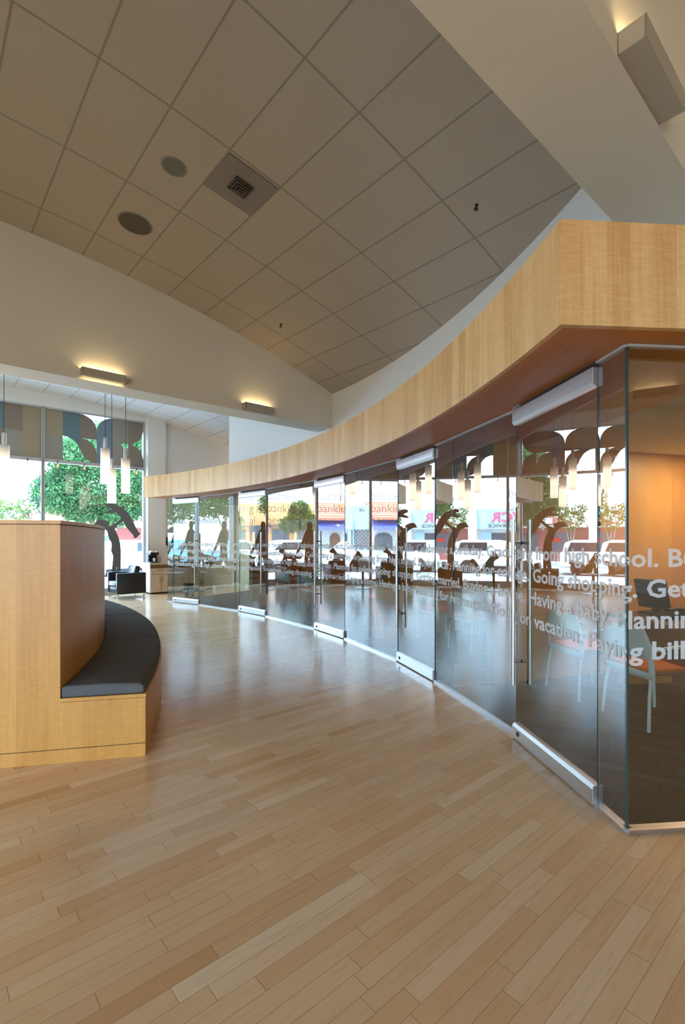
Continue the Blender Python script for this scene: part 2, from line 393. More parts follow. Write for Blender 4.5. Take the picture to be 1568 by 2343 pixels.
def dup(root, loc, rz, label):
    r = root.copy(); COL.objects.link(r); r.location = loc; r.rotation_euler = (0, 0, rz); r['label'] = label
    for ch in list(root.children):
        c = ch.copy(); COL.objects.link(c); c.parent = r
        for g in list(ch.children):
            d = g.copy(); COL.objects.link(d); d.parent = c
    return r
def at(o, loc, rz=ROT): o.location = loc; o.rotation_euler = (0, 0, rz); return o
_dg = None
def text_tris(body, size=1.0, offset=0.0, xs=1.0, spacing=1.0, res=3):
    cu = bpy.data.curves.new('lettering', 'FONT'); cu.body = body; cu.size = size; cu.offset = offset; cu.resolution_u = res; cu.space_character = spacing
    o = bpy.data.objects.new('lettering', cu); COL.objects.link(o)
    dg = bpy.context.evaluated_depsgraph_get(); dg.update()
    ev = o.evaluated_get(dg); me = ev.to_mesh()
    V = [(v.co.x * xs, v.co.y) for v in me.vertices]; F = [tuple(p.vertices) for p in me.polygons]
    ev.to_mesh_clear(); bpy.data.objects.remove(o); bpy.data.curves.remove(cu)
    return V, F
def text_mesh(name, body, size, mat, parent, loc, mirror=False, offset=0.0, xs=1.0, center=True, depth=.004, res=3, width=None):
    # upright lettering in the local xz plane of the parent, facing local -y (or +y when mirrored)
    V, F = text_tris(body, size, offset, xs, res=res)
    x0 = min(v[0] for v in V); x1 = max(v[0] for v in V); k = 1.0
    if width: k = width / (x1 - x0)
    cx = (x0 + x1) / 2 if center else x0
    sgn = -1 if mirror else 1
    m = MB(); m.v = [(sgn * (x - cx) * k, 0, y) for x, y in V]; m.f = [list(f) for f in F]; m.m = [0] * len(F)
    o = m.build(name, mat, parent); o.location = loc
    sol = o.modifiers.new('thick', 'SOLIDIFY'); sol.thickness = depth; sol.offset = 0
    return o

# ------------------------------------------------------------------ plan of the place
C = Vector((-10.88, 1.41)); RG = 12.47
def pol(r, deg): t = math.radians(deg); return Vector((C.x + r * math.cos(t), C.y + r * math.sin(t)))
def ang(p): return math.degrees(math.atan2(p.y - C.y, p.x - C.x))
def circ(u, r=RG):
    d = Vector(((u - 784) / 1125, 1)).normalized(); q = d.dot(C); return d * (q + math.sqrt(q * q - (C.dot(C) - r * r)))
H_S = 2.5                                             # soffit height
B1, B2 = 7.5, .87                                     # faces of the two beams that look at the hall
BW = 14.19                                            # inner plane of the window wall
AL, AR = -8.0, 9.0                                    # left and right walls
BB = -12.4
def zc(a): return 5.548 - .01126 * a - .02715 * a * a
def zfar(a): return 5.18 - .0285 * max(0, a - 2.28) ** 2

# ------------------------------------------------------------------ shell
def slab(name, a0, a1, b0, b1, z0, z1, mat):
    m = MB().span((a0, b0, z0), (a1, b1, z1)); o = m.build(name, mat); o.rotation_euler = (0, 0, ROT); return struct(o)
slab('floor', AL, AR + 6, BB, BW + .1, -.12, 0, M['floor'])
# vaulted acoustic ceiling (curve runs along the beams); one mesh for the near bays, one for the bay by the windows
m = MB()
n = 46; arc_s = [0.0]; AA = [AL + (AR + 1 - AL) * k / n for k in range(n + 1)]
for k in range(n): arc_s.append(arc_s[-1] + math.hypot(AA[k + 1] - AA[k], zc(AA[k + 1]) - zc(AA[k])))
def s_of(a): 
    k = min(n - 1, max(0, int((a - AL) / (AR + 1 - AL) * n))); return arc_s[k] + (a - AA[k]) / (AA[k + 1] - AA[k]) * (arc_s[k + 1] - arc_s[k])
S0 = s_of(1.77)
for k in range(n):
    a0, a1 = AA[k], AA[k + 1]; u0, u1 = (arc_s[k] - S0) / .606, (arc_s[k + 1] - S0) / .606
    b0, b1 = BB, B1 + .2
    m.face([(a0, b0, zc(a0)), (a0, b1, zc(a0)), (a1, b1, zc(a1)), (a1, b0, zc(a1))], 0, [(u0, (b0 - 6.86) / 1.23), (u0, (b1 - 6.86) / 1.23), (u1, (b1 - 6.86) / 1.23), (u1, (b0 - 6.86) / 1.23)])
    h = .3
    m.face([(a0, b0, zc(a0) + h), (a1, b0, zc(a1) + h), (a1, b1, zc(a1) + h), (a0, b1, zc(a0) + h)], 0, [(0.3, .3)] * 4)
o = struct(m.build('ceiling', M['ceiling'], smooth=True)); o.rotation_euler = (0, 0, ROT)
m = MB()
for k in range(n):
    a0, a1 = AA[k], AA[k + 1]; b0, b1 = B1 + .2, BW + .35
    m.face([(a0, b0, zfar(a0)), (a0, b1, zfar(a0)), (a1, b1, zfar(a1)), (a1, b0, zfar(a1))], 0, [(a0 / .61, b0 / 1.22), (a0 / .61, b1 / 1.22), (a1 / .61, b1 / 1.22), (a1 / .61, b0 / 1.22)])
    m.face([(a0, b0, zfar(a0) + .8), (a1, b0, zfar(a1) + .8), (a1, b1, zfar(a1) + .8), (a0, b1, zfar(a0) + .8)], 0, [(0.3, .3)] * 4)
o = struct(m.build('ceiling_front', M['ceiling_lit'], smooth=True)); o.rotation_euler = (0, 0, ROT)
# deep plastered beams between the bays
for i, b in enumerate((B1, B2, -5.77)):
    slab('trim_%d' % (i + 1), AL, AR + 1, b, b + .47, 3.72, 6.2, M['wall'])
# back, right and left walls
slab('wall_back', AL, AR + 1, BB - .2, BB, 0, 6.2, M['wall'])
slab('wall_right', AR, AR + .2, BB, -1.2, 0, 6.2, M['wall'])
slab('wall_side', 5.67, AR, -1.4, -1.2, 0, 6.2, M['wall'])
m = MB().span((AL - .2, BB, 0), (AL, BW, .15)).span((AL - .2, BB, 3.0), (AL, BW, 6.2)).span((AL - .2, 1.5, .15), (AL, BW, 3.0)).span((AL - .2, BB, .15), (AL, -10.5, 3.0))
for b in (-8.0, -5.5, -3.0, -.5): m.span((AL - .12, b - .05, .15), (AL - .04, b + .05, 3.0))
o = struct(m.build('wall_left', M['wall'])); o.rotation_euler = (0, 0, ROT)
# upper drum wall over the offices, its end, and the office back wall
m = MB().arc((C.x, C.y, 0), 13.57, 13.75, 4.0, 53.7, 2.9, 6.2, 64); o = struct(m.build('wall_upper', M['wallg'], smooth=True, weld=True))
p0 = pol(13.6, 4.6); p1 = pol(17.4, 4.6)
m = MB().prism([tuple(pol(13.6, 4.6)), tuple(pol(16.6, 4.6)), tuple(pol(16.6, 5.1)), tuple(pol(13.6, 5.1))], 2.9, 6.2); struct(m.build('wall_upper_end', M['wallg']))
m = MB().arc((C.x, C.y, 0), 16.2, 16.4, 4.6, 60, 0, 6.2, 48); struct(m.build('wall_office', M['wallwood'], smooth=True, weld=True))
# window wall: solid part to the right of the windows, pilaster, header
m = MB().span((4.97, BW, 0), (AR + 4, BW + .25, 6.2)); o = struct(m.build('wall_far', M['wallg'])); o.rotation_euler = (0, 0, ROT)
slab('wall_far_pilaster', 4.99, 5.50, BW - .16, BW + .05, 0, 6.2, M['wallg'])
slab('wall_far_header', AL, 4.99, BW - .02, BW + .30, 4.84, 6.2, M['wallg'])
slab('baseboard_far', AL, 4.98, BW - .04, BW + .16, 0, .13, M['alupaint'])
slab('wall_end', AR + 4, AR + 4.2, -2, BW, 0, 6.2, M['wall'])

# ------------------------------------------------------------------ office floor, ceiling, partitions
T0, T1 = 5.1, 57.9
near_ang = 5.5
m = MB(); c3 = (C.x, C.y, 0)
nn = 60
for k in range(nn):
    t0 = T0 + .1 + (T1 - T0) * k / nn; t1 = T0 + .1 + (T1 - T0) * (k + 1) / nn
    r0 = 12.5 if k > 12 else 12.43
    pts = [pol(r0, t0), pol(16.2, t0), pol(16.2, t1), pol(r0, t1)]
    # carpet tiles run along the beams
    m.face([(p.x, p.y, .006) for p in pts], 0, [((p.x * math.cos(ROT + .35) + p.y * math.sin(ROT + .35)) / .92 + .3, (-p.x * math.sin(ROT + .35) + p.y * math.cos(ROT + .35)) / .92) for p in pts])
struct(m.build('floor_office', M['carpet']))
m = MB().arc(c3, 13.4, 16.2, T0, T1 + 1, H_S, H_S + .1, 48); struct(m.build('ceiling_office', M['wallg']))
parts_ang = [16.5, 27.7, 36.0, 46.7, 57.9]
for i, t in enumerate(parts_ang):
    d = pol(1, t) - C; rz = math.atan2(d.y, d.x)
    p = pol(12.52, t)
    nd = snode('window_%d' % (20 + i), (p.x, p.y, 0), rz)
    if i < 4:
        g = MB().span((0, -.006, .01), (.46, .006, H_S)); g.build('pane', M['glass_in'], nd)
        MB().span((-.012, -.008, .01), (0, .008, H_S)).build('pane_edge', M['glassedge'], nd)
        MB().span((0, -.015, 0), (.46, .015, .02)).build('floor_channel', M['alu'], nd)
        q = pol(12.98, t)
        wl = MB().span((0, 0, 0), (3.22, .14, H_S)); o = struct(wl.build('wall_partition_%d' % (i + 1), M['wallwood'])); o.location = (q.x, q.y, 0); o.rotation_euler = (0, 0, rz)
    else:
        MB().span((0, -.006, .01), (3.6, .006, H_S)).build('pane', M['glass_in'], nd)
        MB().span((0, -.015, 0), (3.6, .015, .02)).build('floor_channel', M['alu'], nd)

# ------------------------------------------------------------------ curved glass front: panes and doors, each with its lettering
P1 = Vector((1.455, 2.518)); P2 = Vector((1.434, 2.76))
D1e = P2 + .98 * Vector((-math.sin(math.radians(7)), math.cos(math.radians(7))))
F0 = P1 + Vector((.9953, .0966)) * 3.3
PANES = [  # from the far end to the near end: (kind, far point, near point)
    ('fix', circ(384), circ(397)), ('door', circ(397), circ(456)), ('fix', circ(456), circ(548)), ('door', circ(548), circ(609)), ('fix', circ(609), circ(722)),
    ('door', circ(722), Vector((.035, 7.45))), ('fix', Vector((.04, 7.44)), Vector((.685, 6.10))), ('door', Vector((.692, 6.09)), Vector((.98, 5.21))),
    ('fix', Vector((.985, 5.20)), Vector((1.335, 3.78))), ('door', D1e, P2), ('fix', P2, P1), ('fix', P1, F0)]
s_acc = [0.0]
for k, p, q in PANES: s_acc.append(s_acc[-1] + (q - p).length)
def s_at(u, i):                                        # arc length along the front where sight line u meets pane i
    k, p, q = PANES[i]; d = Vector(((u - 784) / 1125, 1)); e_ = q - p
    den = d.x * (-e_.y) + d.y * e_.x
    S = (p.x * (-e_.y) + p.y * e_.x) / den
    return s_acc[i] + ((d * S - p).dot(e_.normalized()))
L1 = "for college. Going shopping. Getting married. Buying a home. Having a baby. Planning for retirement. Going on vacation. Paying bills. Celebrating a birthday. Graduating from high school. Buying a car. Planning"
L2 = "home. Having a baby. Planning for retirement. Going on vacation. Paying bills. Celebrating a birthday. Graduating from high school. Buying a car. Planning for college. Going shopping. Getting married. Buying"
L3 = "going on vacation. Paying bills. Celebrating a birthday. Graduating from high school. Buying a car. Planning for college. Going shopping. Getting married. Buying a home. Having a baby. Planning for retirement"
L4 = "birthday. Graduating from high school. Buying a car. Planning for college. Going shopping. Getting married. Buying a home. Having a baby. Planning for retirement. Going on vacation. Paying bills. Celebrating"
LINES = [  # text, baseline, anchors (substring, occurrence, sight line, pane)
    (L1, 1.362, [('for college', 1, 386, 0), ('Buying a home', 1, 561, 3), ('Celebrating', 1, 955, 7), ('from high', 1, 1228, 9), ('Buying a car', 1, 1532, 11)]),
    (L2, 1.205, [('Having a baby', 1, 418, 1), ('Going on', 1, 573, 3), ('Graduating', 1, 809, 6), ('Planning for college', 1, 1038, 8), ('Going shopping', 1, 1222, 9), ('Getting married', 1, 1484, 11)]),
    (L3, 1.045, [('vacation', 1, 412, 1), ('Celebrating', 1, 496, 2), ('Going shopping', 1, 862, 6), ('Getting married', 1, 954, 7), ('Buying a home', 1, 1062, 8), ('Having', 1, 1213, 9), ('Planning for ret', 1, 1416, 10)]),
    (L4, .885, [('Graduating', 1, 402, 1), ('Buying a car', 1, 514, 2), ('Planning for coll', 1, 568, 3), ('Going shopping', 1, 650, 4), ('Having', 1, 869, 6), ('Planning for ret', 1, 953, 7), ('on vacation', 1, 1193, 9), ('Paying', 1, 1349, 9), ('bills', 1, 1496, 11)])]
letters = [[] for _ in PANES]
SZ = .130
for body, zb, anch in LINES:
    V, F = text_tris(body, SZ, .0032, 1.0, res=2)
    xs_, ss_ = [], []
    for sub, occ, u, pi in anch:
        i = body.find(sub)
        x = 0.0
        if i > 0:
            Vp, _ = text_tris(body[:i] + '|', SZ, .0032, 1.0, res=1); x = max(v[0] for v in Vp) - .012 * (SZ / .118)
        xs_.append(x); ss_.append(s_at(u, pi))
    def xmap(x):
        k = 0
        while k < len(xs_) - 2 and x > xs_[k + 1]: k += 1
        return ss_[k] + (x - xs_[k]) * (ss_[k + 1] - ss_[k]) / (xs_[k + 1] - xs_[k])
    VS = [(xmap(x), zb + y) for x, y in V]
    for f in F:
        cxs = sum(VS[i][0] for i in f) / len(f)
        for pi in range(len(PANES)):
            if s_acc[pi] + .004 <= cxs < s_acc[pi + 1] - .004:
                letters[pi].append([(VS[i][0] - s_acc[pi], VS[i][1]) for i in f]); break
GT = .012
wn_i = dn_i = 0
for pi, (kind, p, q) in enumerate(PANES):
    e_ = q - p; Lp = e_.length; rz = math.atan2(e_.y, e_.x)
    if kind == 'fix':
        wn_i += 1; nd = snode('window_%d' % wn_i, (p.x, p.y, 0), rz)
        MB().span((.003, 0, .02), (Lp - .003, GT, H_S)).build('pane', M['glass'], nd)
        MB().span((0, -.022, .0), (Lp, .03, .022)).build('floor_channel', M['alu'], nd)
        MB().span((0, -.014, H_S - .012), (Lp, .026, H_S)).build('head_channel', M['alupaint'], nd)
        ed = MB().span((0, 0, .02), (.003, GT, H_S)).span((Lp - .003, 0, .02), (Lp, GT, H_S)).build('pane_edge', M['glassedge'], nd)
    else:
        dn_i += 1; nd = snode('door_%d' % dn_i, (p.x, p.y, 0), rz)
        MB().span((.006, 0, .03), (Lp - .006, GT, H_S - .03)).build('pane', M['glass'], nd)
        MB().span((.004, 0, .1), (.006, GT, H_S - .1)).span((Lp - .006, 0, .1), (Lp - .004, GT, H_S - .1)).build('pane_edge', M['dark'], nd)
        for nm, z0, z1, flip in (('bottom_rail', .012, .118, 1), ('top_rail', 2.372, 2.470, -1)):
            prof = [(-.030, 0), (.042, 0), (.042, .085), (.026, .106), (-.014, .106), (-.030, .085)]
            prof = [(y, (z0 + z) if flip > 0 else (z1 - z)) for y, z in prof]
            rl = MB().prism(prof if flip > 0 else prof[::-1], .004, Lp - .004, axis='x').build(nm, M['alu'], nd)
            MB().span((Lp - .004, -.028, z0 + .002), (Lp - .001, .040, z1 - .002)).build('end_cap', M['alu'], rl)
        cyl = MB().lathe([(.017, 0), (.017, .006), (.012, .006), (.012, .008)], n=18).build('lock_cylinder', M['ink'], nd); cyl.location = (.095, -.030, .062); cyl.rotation_euler = (PI / 2, 0, 0)
        px = .085 if dn_i >= 3 else Lp - .085
        if dn_i == 5: px = .085
        hd = MB()
        for sy in (-.062, .074):
            hd.tube([(px, sy, .425), (px, sy, 1.65)], .0145, n=14)
        hb = hd.build('pull_handle', M['steel'], nd, smooth=True)
        for z in (.60, 1.475):
            so = MB().tube([(px, -.062, z), (px, .074, z)], .0095, n=10)
            so.tube([(px, -.004, z), (px, .016, z)], .012, n=12, mi=1).build('standoff', [M['steel'], M['dark']], hb, smooth=True)
        MB().span((.10, -.010, 2.472), (Lp - .004, .022, H_S)).build('head_gap_shade', M['dark'], nd)  # solid dark strip standing in for the shaded gap above the rail
        pv = MB().span((0.0, -.026, 2.470), (.10, .03, H_S)).build('pivot_patch', M['alu'], nd)
        for x in (.025, .075): MB().span((x - .005, -.028, 2.480), (x + .005, -.026, 2.490)).build('screw', M['dark'], pv)
    if letters[pi]:
        lm = MB()
        for poly in letters[pi]: lm.face([(x, -.0025, z) for x, z in poly])
        o = lm.build('lettering', M['vinyl'], nd); o['label'] = 'white frosted vinyl lettering'
# ------------------------------------------------------------------ maple canopy that caps the glass front
can = thing('canopy', 'long curved maple veneer canopy capping the glass front', 'canopy', (C.x, C.y, 0))
RF = 11.925
m = MB().arc((0, 0, 0), RF, RF + .03, 4.34, 58.7, H_S, 2.99, 110); m.build('fascia', M['maple'], can, smooth=True, weld=True)
m = MB()
m.prism([tuple(pol(RF, 4.2) - C), tuple(pol(16.2, 4.2) - C), tuple(pol(16.2, 4.33) - C), tuple(pol(RF + .03, 4.36) - C), tuple(pol(RF, 4.345) - C)], H_S, 2.99)
o = m.build('end_panel', M['maple'], can)
me = o.data; ul = me.uv_layers.new(name='UVMap')
for p_ in me.polygons:
    for li in p_.loop_indices:
        c_ = me.vertices[me.loops[li].vertex_index].co; ul.data[li].uv = (Vector((c_.x, c_.y)).length + 3.03, c_.z + 1.3)
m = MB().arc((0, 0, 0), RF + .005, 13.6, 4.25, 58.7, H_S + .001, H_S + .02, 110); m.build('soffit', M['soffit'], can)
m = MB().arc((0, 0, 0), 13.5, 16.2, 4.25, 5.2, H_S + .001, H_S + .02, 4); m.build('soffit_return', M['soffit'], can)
m = MB().arc((0, 0, 0), RF + .03, 13.7, 4.35, 58.65, 2.94, 2.97, 80); m.build('top_board', M['wallg'], can)
m = MB().arc((0, 0, 0), RF + .03, 13.55, 58.55, 58.7, H_S, 2.99, 1); m.build('far_end_panel', M['maple'], can)

# ------------------------------------------------------------------ curved maple banquette with charcoal cushions
bq = thing('banquette', 'curved maple banquette bench with a tall solid back at the left', 'bench', (C.x, C.y, 0))
TA, TE = 11.9, 55.0
m = MB().arc((0, 0, 0), 8.2, 9.18, TA, TE, .094, 1.600, 70); m.build('back', M['maplef'], bq, smooth=True, weld=True)
m = MB().arc((0, 0, 0), 8.19, 9.186, TA - .03, TE, 1.606, 1.630, 70); m.build('back_cap', M['maplef'], bq, smooth=True, weld=True)
m = MB().arc((0, 0, 0), 8.22, 9.17, TA + .05, TE - .05, 1.595, 1.61, 50); m.build('cap_reveal', M['brownopen'], bq)
m = MB().arc((0, 0, 0), 9.18, 9.72, TA, TE - 1.4, .094, .405, 70); m.build('seat_base', M['maplef'], bq, smooth=True, weld=True)
m = MB().arc((0, 0, 0), 9.175, 9.724, TA - .03, TE - 1.4, .409, .433, 70); m.build('seat_board', M['maplef'], bq, smooth=True, weld=True)
m = MB().arc((0, 0, 0), 8.2, 9.72, TA, TE - 1.4, .0, .088, 70); m.build('plinth', M['maplef'], bq, smooth=True, weld=True)
m = MB().arc((0, 0, 0), 8.22, 9.71, TA + .06, TE - 1.5, .08, .1, 50); m.build('plinth_reveal', M['brownopen'], bq)
cl = ['charcoal seat cushion at the near end of the curved bench', 'charcoal seat cushion second from the near end of the bench', 'charcoal seat cushion third along the bench, half hidden by its back', 'charcoal seat cushion at the far hidden end of the bench']
edges = [TA - .03, 22.3, 32.8, 43.2, 53.4]
for i in range(4):
    m = MB(); t0, t1 = edges[i] + .06, edges[i + 1] - .06
    n_ = 14
    o = MB()
    cs = []
    for k in range(n_ + 1):
        t = math.radians(t0 + (t1 - t0) * k / n_)
        cs.append((math.cos(t), math.sin(t)))
    prof = [(9.183, .434), (9.705, .434), (9.712, .455), (9.705, .486), (9.675, .506), (9.45, .514), (9.22, .512), (9.183, .505)]
    for c_ in cs:
        for r, z in prof: o.v.append((r * c_[0], r * c_[1], z))
    np_ = len(prof)
    for k in range(n_):
        for j in range(np_):
            q = (j + 1) % np_; o.f.append([k * np_ + j, k * np_ + q, (k + 1) * np_ + q, (k + 1) * np_ + j]); o.m.append(0)
    o.f.append(list(range(np_))); o.m.append(0); o.f.append([n_ * np_ + j for j in range(np_)][::-1]); o.m.append(0)
    ob = o.build('seat_cushion', M['fabric'], weld=True, smooth=True, auto=60); ob.location = (C.x, C.y, 0)
    b = ob.modifiers.new('bevel', 'BEVEL'); b.width = .014; b.segments = 3; b.limit_method = 'ANGLE'; b.angle_limit = math.radians(50)
    tag(ob, cl[i], 'cushion', 'cushions on the curved bench')

# ------------------------------------------------------------------ front windows on the street side
fr = M['alupaint']
def wframe(i, a0, a1, mull_r=.05):
    nd = snode('window_%d' % i, ab(a0, BW, 0), ROT); W = a1 - a0
    m = MB().span((0, 0, .13), (W, .10, .19)).span((0, 0, 3.46), (W, .10, 3.54)).span((0, 0, 4.80), (W, .10, 4.85))
    m.span((-.03, 0, .13), (.03, .10, 4.85)).span((W - mull_r, 0, .13), (W, .10, 4.85))
    m.build('window_frame', fr, nd)
    MB().span((.02, .045, .16), (W - .02, .052, 3.48)).build('pane', M['glass_out'], nd)
    MB().span((.02, .045, 3.5), (W - .02, .052, 4.82)).build('upper_pane', M['glass_out'], nd)
    return nd
wins = [(2.47, 4.97), (.47, 2.47), (-2.03, .25), (-4.53, -2.03), (-6.5, -4.53), (-8.0, -6.5)]
WN = {}
for i, (a0, a1) in enumerate(wins): WN[i] = wframe(10 + i, a0, a1)
slab('trim_9', .22, .50, BW - .05, BW + .15, 0, 4.85, fr)     # wide post between the bays
# decorative film on the upper panes: cells .4 x .65 with rounded corners, some left open
def cell_poly(kind, x0, x1, z0, z1, n=10):
    r = min(x1 - x0, z1 - z0)
    corners = {'BL': (x0, z0), 'BR': (x1, z0), 'TR': (x1, z1), 'TL': (x0, z1)}
    cen = {'BL': (x0 + r, z0 + r, PI, 1.5 * PI), 'BR': (x1 - r, z0 + r, 1.5 * PI, 2 * PI), 'TR': (x1 - r, z1 - r, 0, PI / 2), 'TL': (x0 + r, z1 - r, PI / 2, PI)}
    if kind.startswith('wedge'):
        c_ = kind[5:]; cx, cz, t0, t1 = cen[c_]
        return [corners[c_]] + [(cx + r * math.cos(t1 + (t0 - t1) * k / n), cz + r * math.sin(t1 + (t0 - t1) * k / n)) for k in range(n + 1)]
    out_ = []
    for c_ in ('BL', 'BR', 'TR', 'TL'):
        if kind != 'full' and c_ in kind:
            cx, cz, t0, t1 = cen[c_]; out_ += [(cx + r * math.cos(t0 + (t1 - t0) * k / n), cz + r * math.sin(t0 + (t1 - t0) * k / n)) for k in range(n + 1)]
        else: out_.append(corners[c_])
    return out_
def film(nd, W, cells):
    m = MB(); nc = len(cells[0]); x0 = .03; cw = (W - .08) / nc
    for r in range(2):
        for c_ in range(nc):
            kd, ci = cells[r][c_]
            if kd == 'open': continue
            z0 = 3.54 + .63 * r
            poly = cell_poly(kd, x0 + cw * c_, x0 + cw * (c_ + 1), z0, z0 + .63)
            m.face([(x, .035, z) for x, z in poly], ci)
    o = m.build('upper_film', [M['film%d' % k] for k in range(5)], nd); o['label'] = 'taupe and grey-blue film with rounded cut-outs'
film(WN[0], 2.5, [[('full', 0), ('wedgeTR', 3), ('BLTR', 2), ('full', 1), ('TR', 0), ('TR', 2)], [('full', 4), ('full', 3), ('TR', 2), ('TL', 1), ('full', 0), ('BR', 2)]])
film(WN[1], 2.0, [[('full', 1), ('full', 3), ('full', 2), ('full', 0), ('full', 4)], [('full', 0), ('full', 1), ('full', 3), ('full', 2), ('full', 4)]])
film(WN[2], 2.28, [[('TL', 2), ('full', 0), ('wedgeTR', 3), ('full', 1), ('BL', 0)], [('full', 0), ('TR', 2), ('TL', 3), ('full', 4), ('full', 1)]])
for i in (3, 4, 5): film(WN[i], wins[i][1] - wins[i][0], [[('full', 1), ('BR', 3), ('full', 2), ('full', 0)], [('full', 0), ('full', 1), ('TL', 3), ('full', 2)]])
# lettering on the second window, read from the street
for k, (t_, zb, wd) in enumerate((('because', 2.83, 1.17), ('banking is', 2.42, 1.52), ('personal', 2.02, 1.25))):
    V, F = text_tris(t_, .40, -.004, 1.0, res=4); x0 = min(v[0] for v in V); x1 = max(v[0] for v in V); kk = wd / (x1 - x0)
    m = MB(); m.v = [(1.96 - (x - x0) * kk, .040, zb + y) for x, y in V]; m.f = [list(f) for f in F]; m.m = [0] * len(F)
    o = m.build('lettering', M['wtext'], WN[1]); o['label'] = 'thin grey lettering reading "%s"' % t_
# silhouettes cut from grey film on the panes
def dire(u, v, b):
    d = Vector(((u - 784) / 1125, 1)); Y = b / d.dot(B); return d.dot(A) * Y, EYE + (1235 - v) / 1125 * Y
def ear_clip(P):
    n = len(P); idx = list(range(n)); out_ = []
    if sum(P[k][0] * P[(k + 1) % n][1] - P[(k + 1) % n][0] * P[k][1] for k in range(n)) < 0: idx.reverse()
    cr = lambda a, b, c: (b[0] - a[0]) * (c[1] - a[1]) - (b[1] - a[1]) * (c[0] - a[0])
    while len(idx) > 3:
        for k in range(len(idx)):
            i, j, l = idx[k - 1], idx[k], idx[(k + 1) % len(idx)]
            if cr(P[i], P[j], P[l]) <= 1e-12: continue
            if any(cr(P[i], P[j], P[q]) >= 0 and cr(P[j], P[l], P[q]) >= 0 and cr(P[l], P[i], P[q]) >= 0 for q in idx if q not in (i, j, l)): continue
            out_.append((i, j, l)); idx.pop(k); break
        else: idx.pop(0)
    out_.append(tuple(idx)); return out_
def silh(label, polys, a_off=0.0):
    m = MB()
    for poly in polys:
        i0 = len(m.v); m.v += [(a, BW + .036, z) for a, z in poly]
        for tri in ear_clip(poly): m.f.append([i0 + k for k in tri]); m.m.append(0)
    o = m.build('window_silhouette', M['silh']); o.rotation_euler = (0, 0, ROT)
    return tag(o, label, 'window sticker', 'film silhouettes on the street windows')
zpx = lambda pts: [dire(x / 2.904, 780 + y / 2.904, BW + .03) for x, y in pts]
baby = zpx([(705, 1085), (735, 1075), (765, 1085), (790, 1098), (815, 1105), (840, 1130), (865, 1160), (885, 1200), (905, 1240), (920, 1268), (934, 1278), (925, 1292), (905, 1310), (888, 1310), (890, 1295), (872, 1275), (850, 1250), (835, 1225), (822, 1200), (812, 1180), (790, 1160), (775, 1140), (745, 1145), (705, 1147), (700, 1138), (725, 1125), (742, 1118), (730, 1108), (708, 1102)])
woman = zpx([(625, 1222), (645, 1190), (665, 1183), (690, 1188), (715, 1198), (728, 1205), (728, 1225), (718, 1232), (745, 1225), (775, 1208), (800, 1185), (812, 1172), (822, 1180), (818, 1196), (800, 1212), (775, 1235), (762, 1248), (778, 1280), (790, 1310), (800, 1345), (803, 1380), (805, 1410), (803, 1470), (803, 1560), (803, 1612), (780, 1612), (776, 1500), (770, 1612), (742, 1612), (742, 1535), (748, 1480), (752, 1430), (738, 1395), (742, 1370), (740, 1340), (728, 1320), (720, 1290), (712, 1262), (690, 1240), (660, 1225)])
silh('grey film silhouette of a woman lifting a child on the window', [baby, woman])
def place(pts, a0, z0, sx_, sz_): return [(a0 + x * sx_, z0 + y * sz_) for x, y in pts]
dog_sit = [(.0, .0), (.30, .0), (.33, .08), (.42, .12), (.46, .30), (.50, .0), (.62, .0), (.60, .10), (.58, .45), (.66, .55), (.80, .60), (.86, .68), (.74, .76), (.66, .88), (.52, .90), (.46, .78), (.34, .62), (.16, .42), (.08, .22), (-.10, .14)]
silh('grey film silhouette of a sitting dog on the window', [place([(1 - x, y) for x, y in dog_sit], 2.62, .45, .62, .75)])
dog_walk = [(.0, .42), (.10, .50), (.30, .52), (.62, .58), (.74, .74), (.84, .86), (.92, .80), (1.04, .70), (.98, .62), (.84, .58), (.78, .42), (.90, .20), (.84, .16), (.72, .30), (.66, .0), (.58, .0), (.60, .32), (.36, .30), (.30, .0), (.22, .0), (.22, .26), (.10, .0), (.02, .04), (.14, .32), (-.10, .30), (-.24, .44), (-.14, .42)]
silh('grey film silhouette of a dog straining on its lead on the window', [place(dog_walk, 1.28, .62, .72, .72)])
man = [(.30, 1.60), (.26, 1.72), (.30, 1.84), (.40, 1.88), (.50, 1.84), (.53, 1.72), (.50, 1.60), (.62, 1.52), (.70, 1.36), (.82, 1.12), (1.02, .86), (1.10, .74), (1.04, .70), (.92, .80), (.74, 1.02), (.62, 1.14), (.62, .92), (.66, .50), (.78, .06), (.62, .02), (.50, .44), (.44, .62), (.34, .34), (.22, .0), (.06, .04), (.18, .44), (.22, .92), (.18, 1.20), (.14, 1.46), (.20, 1.54)]
silh('grey film silhouette of a man with an outstretched arm on the window', [place(man, .52, .30, .80, .98)])
kids = [(.0, .0), (.10, .0), (.14, .20), (.26, .06), (.36, .06), (.26, .30), (.34, .52), (.46, .58), (.52, .70), (.42, .80), (.30, .78), (.22, .66), (.10, .50), (.04, .30)]
silh('grey film silhouette of a crouching child on the window', [place(kids, 3.30, .45, .62, .55)])
# string of small lamps along the transom
for k, a in enumerate((2.12, 2.77, 3.39, 4.05, 4.71, 1.4, .75, -.6, -1.3)):
    t = thing('string_bulb', 'small red-orange bulb hanging under the street window transom', 'bulb', ab(a, BW - .06, 3.36), ROT, 'bulbs under the transom')
    MB().lathe([(.012, .06), (.012, .14)], n=8).build('socket', M['black'], t)
    MB().lathe([(.004, -.03), (.02, -.018), (.025, 0), (.02, .03), (.012, .06)], n=12).build('bulb', M['bulb'], t, smooth=True)

